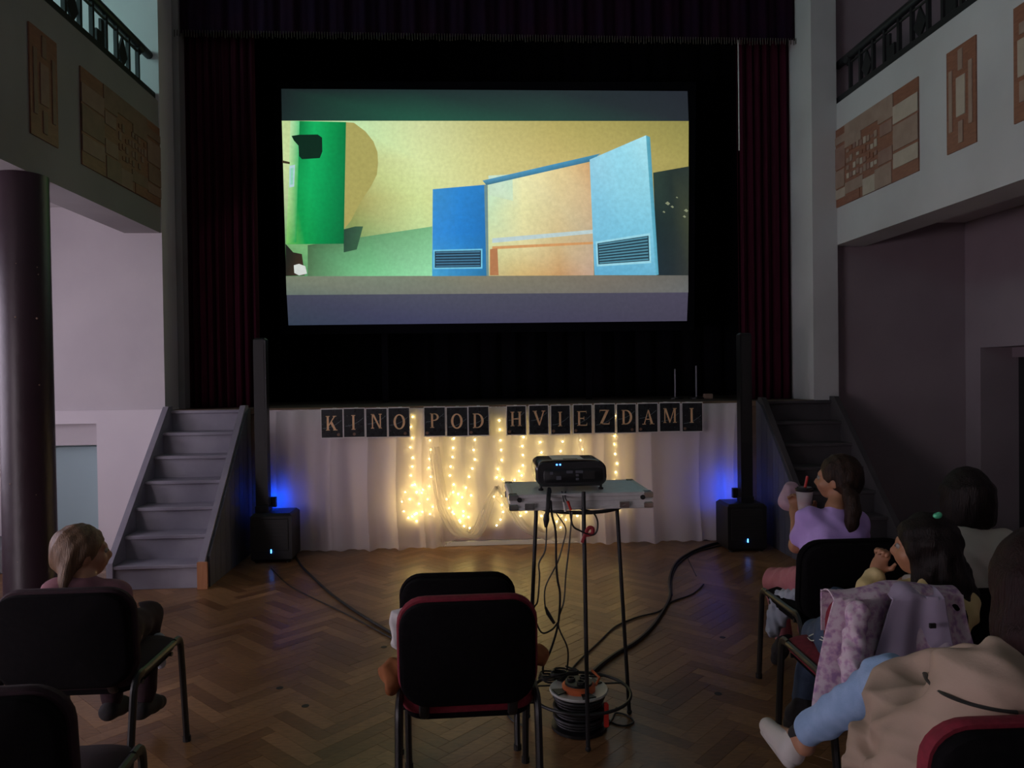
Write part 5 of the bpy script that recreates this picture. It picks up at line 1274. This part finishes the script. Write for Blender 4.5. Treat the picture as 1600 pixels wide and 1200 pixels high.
C = [cap(V3(J['pel'])+np.array((-.05, 0, .04)), V3(J['chest'])+np.array((-.05, 0, 0)), .125, .115), cap(V3(J['pel'])+np.array((.05, 0, .04)), V3(J['chest'])+np.array((.05, 0, 0)), .125, .115),
     cap(V3(J['shl']), V3(J['shr']), .072, .072)]+limb((V3(J['shl']), .075), (V3(J['ell']), .066), (v(W(1455, 1075, 1.90)), .055))
hp_, kp_ = V3(J['hipl']), V3(J['knl'])
C += [cap(hp_+np.array((0, -.02, .02)), hp_+(kp_-hp_)*.74+np.array((0, 0, .012)), .125, .088), cap(hp_+np.array((-.06, .0, -.02)), hp_+(kp_-hp_)*.6+np.array((-.05, 0, -.08)), .07, .05), cap(W(1440, 1048, 1.96), W(1590, 1050, 1.72), .055, .065), cap(W(1405, 1085, 1.96), W(1340, 1195, 1.88), .045, .045), cap(W(1450, 1100, 1.90), W(1400, 1215, 1.82), .07, .06), cap(W(1500, 1120, 1.85), W(1440, 1235, 1.74), .075, .07), cap(W(1375, 1130, 1.95), W(1360, 1220, 1.88), .045, .045)]
C += [cap(W(1560, 1120, 1.72), W(1420, 1075, 1.96), .085, .060), cap(W(1500, 1150, 1.72), W(1390, 1120, 1.92), .09, .055), cap(W(1430, 1060, 1.98), W(1395, 1085, 2.0), .04, .045),
      cap(W(1395, 1095, 1.98), W(1352, 1170, 1.90), .042, .035), cap(W(1352, 1170, 1.90), W(1345, 1230, 1.86), .035, .030), cap(W(1420, 1130, 1.86), W(1400, 1230, 1.80), .055, .05), cap(W(1380, 1150, 1.90), W(1372, 1240, 1.84), .04, .04)]
f1, f2 = folds(.012, 14, 10, 24, 22), folds(.0065, 30, 10, 26, 5)
co = blob('coat', C, 'coat_beige', b5, .007, .03, disp=lambda X: f1(X)+f2(X))
co['label'] = 'crumpled beige trench coat'
# narrow dark strap across the coat
from mathutils.bvhtree import BVHTree
def on_surface(o, px_list, lift):
    bv = BVHTree.FromPolygons([q.co+ORIGIN[o] for q in o.data.vertices], [tuple(q.vertices) for q in o.data.polygons]); out = []
    for a_, b_ in px_list:
        rd = ray(a_, b_).normalized(); hit = bv.ray_cast(CAM, rd)[0]
        if hit is not None: out.append(hit-rd*lift)
    return out
sp = on_surface(co, [(1445, 1052), (1452, 1066), (1475, 1084), (1510, 1098), (1550, 1108), (1590, 1113)], .004)
sob = MB().tube(smooth_path(sp, 5), .004, 6, sx=1.6).build('bag_strap', 'rubber', b5, True)
P, sub = hair_cap(g, R, 1.0, (.100, .118, .110), False)
for k in range(26):
    a_ = math.radians(140+k*10); q = g(.082*math.cos(a_), .085*math.sin(a_)-.02, .02)
    q2 = q+np.array((-.012, -.02, -.12)); q3 = q2+np.array((-.01+.0015*k, -.025, -.13)); P += [cap(q, q2, .024, .022), cap(q2, q3, .022, .014)]
blob('hair', P, 'hair_red', b5, .008, .03, sub=sub, disp=strands(.003, 90, 5))

# clothes on the middle chairs
o = blob('rust_jacket', [cap((-.275, 2.50, .505), (-.16, 2.48, .52), .036, .045), cap((-.16, 2.48, .52), (.12, 2.5, .53), .045, .05), cap((.12, 2.5, .53), (.232, 2.50, .54), .05, .034), cap((-.272, 2.50, .50), (-.268, 2.46, .465), .034, .026)], 'rust_cloth', None, .008, .03, disp=folds(.006, 50, 40, 40, 11))
set_base(o, (0, 2.5, .48)); tag(o, 'rust-orange jacket bundled on the seat of the middle foreground chair', 'jacket')
o = blob('pale_jacket', [cap((-.275, 2.90, .555), (.20, 2.90, .565), .030, .030), cap((-.285, 2.89, .55), (-.285, 2.87, .47), .036, .030), cap((.20, 2.90, .56), (.215, 2.89, .50), .032, .026), cap((-.2, 2.905, .55), (-.19, 2.90, .45), .03, .025), cap((-.06, 2.905, .55), (-.05, 2.90, .44), .03, .026), cap((.09, 2.905, .55), (.10, 2.90, .45), .03, .025)], 'pale_jacket', None, .008, .03, disp=folds(.006, 60, 40, 40, 13))
set_base(o, (-.05, 2.86, .45)); tag(o, 'pale grey jacket draped on the back of the low chair, behind the near chair', 'jacket')
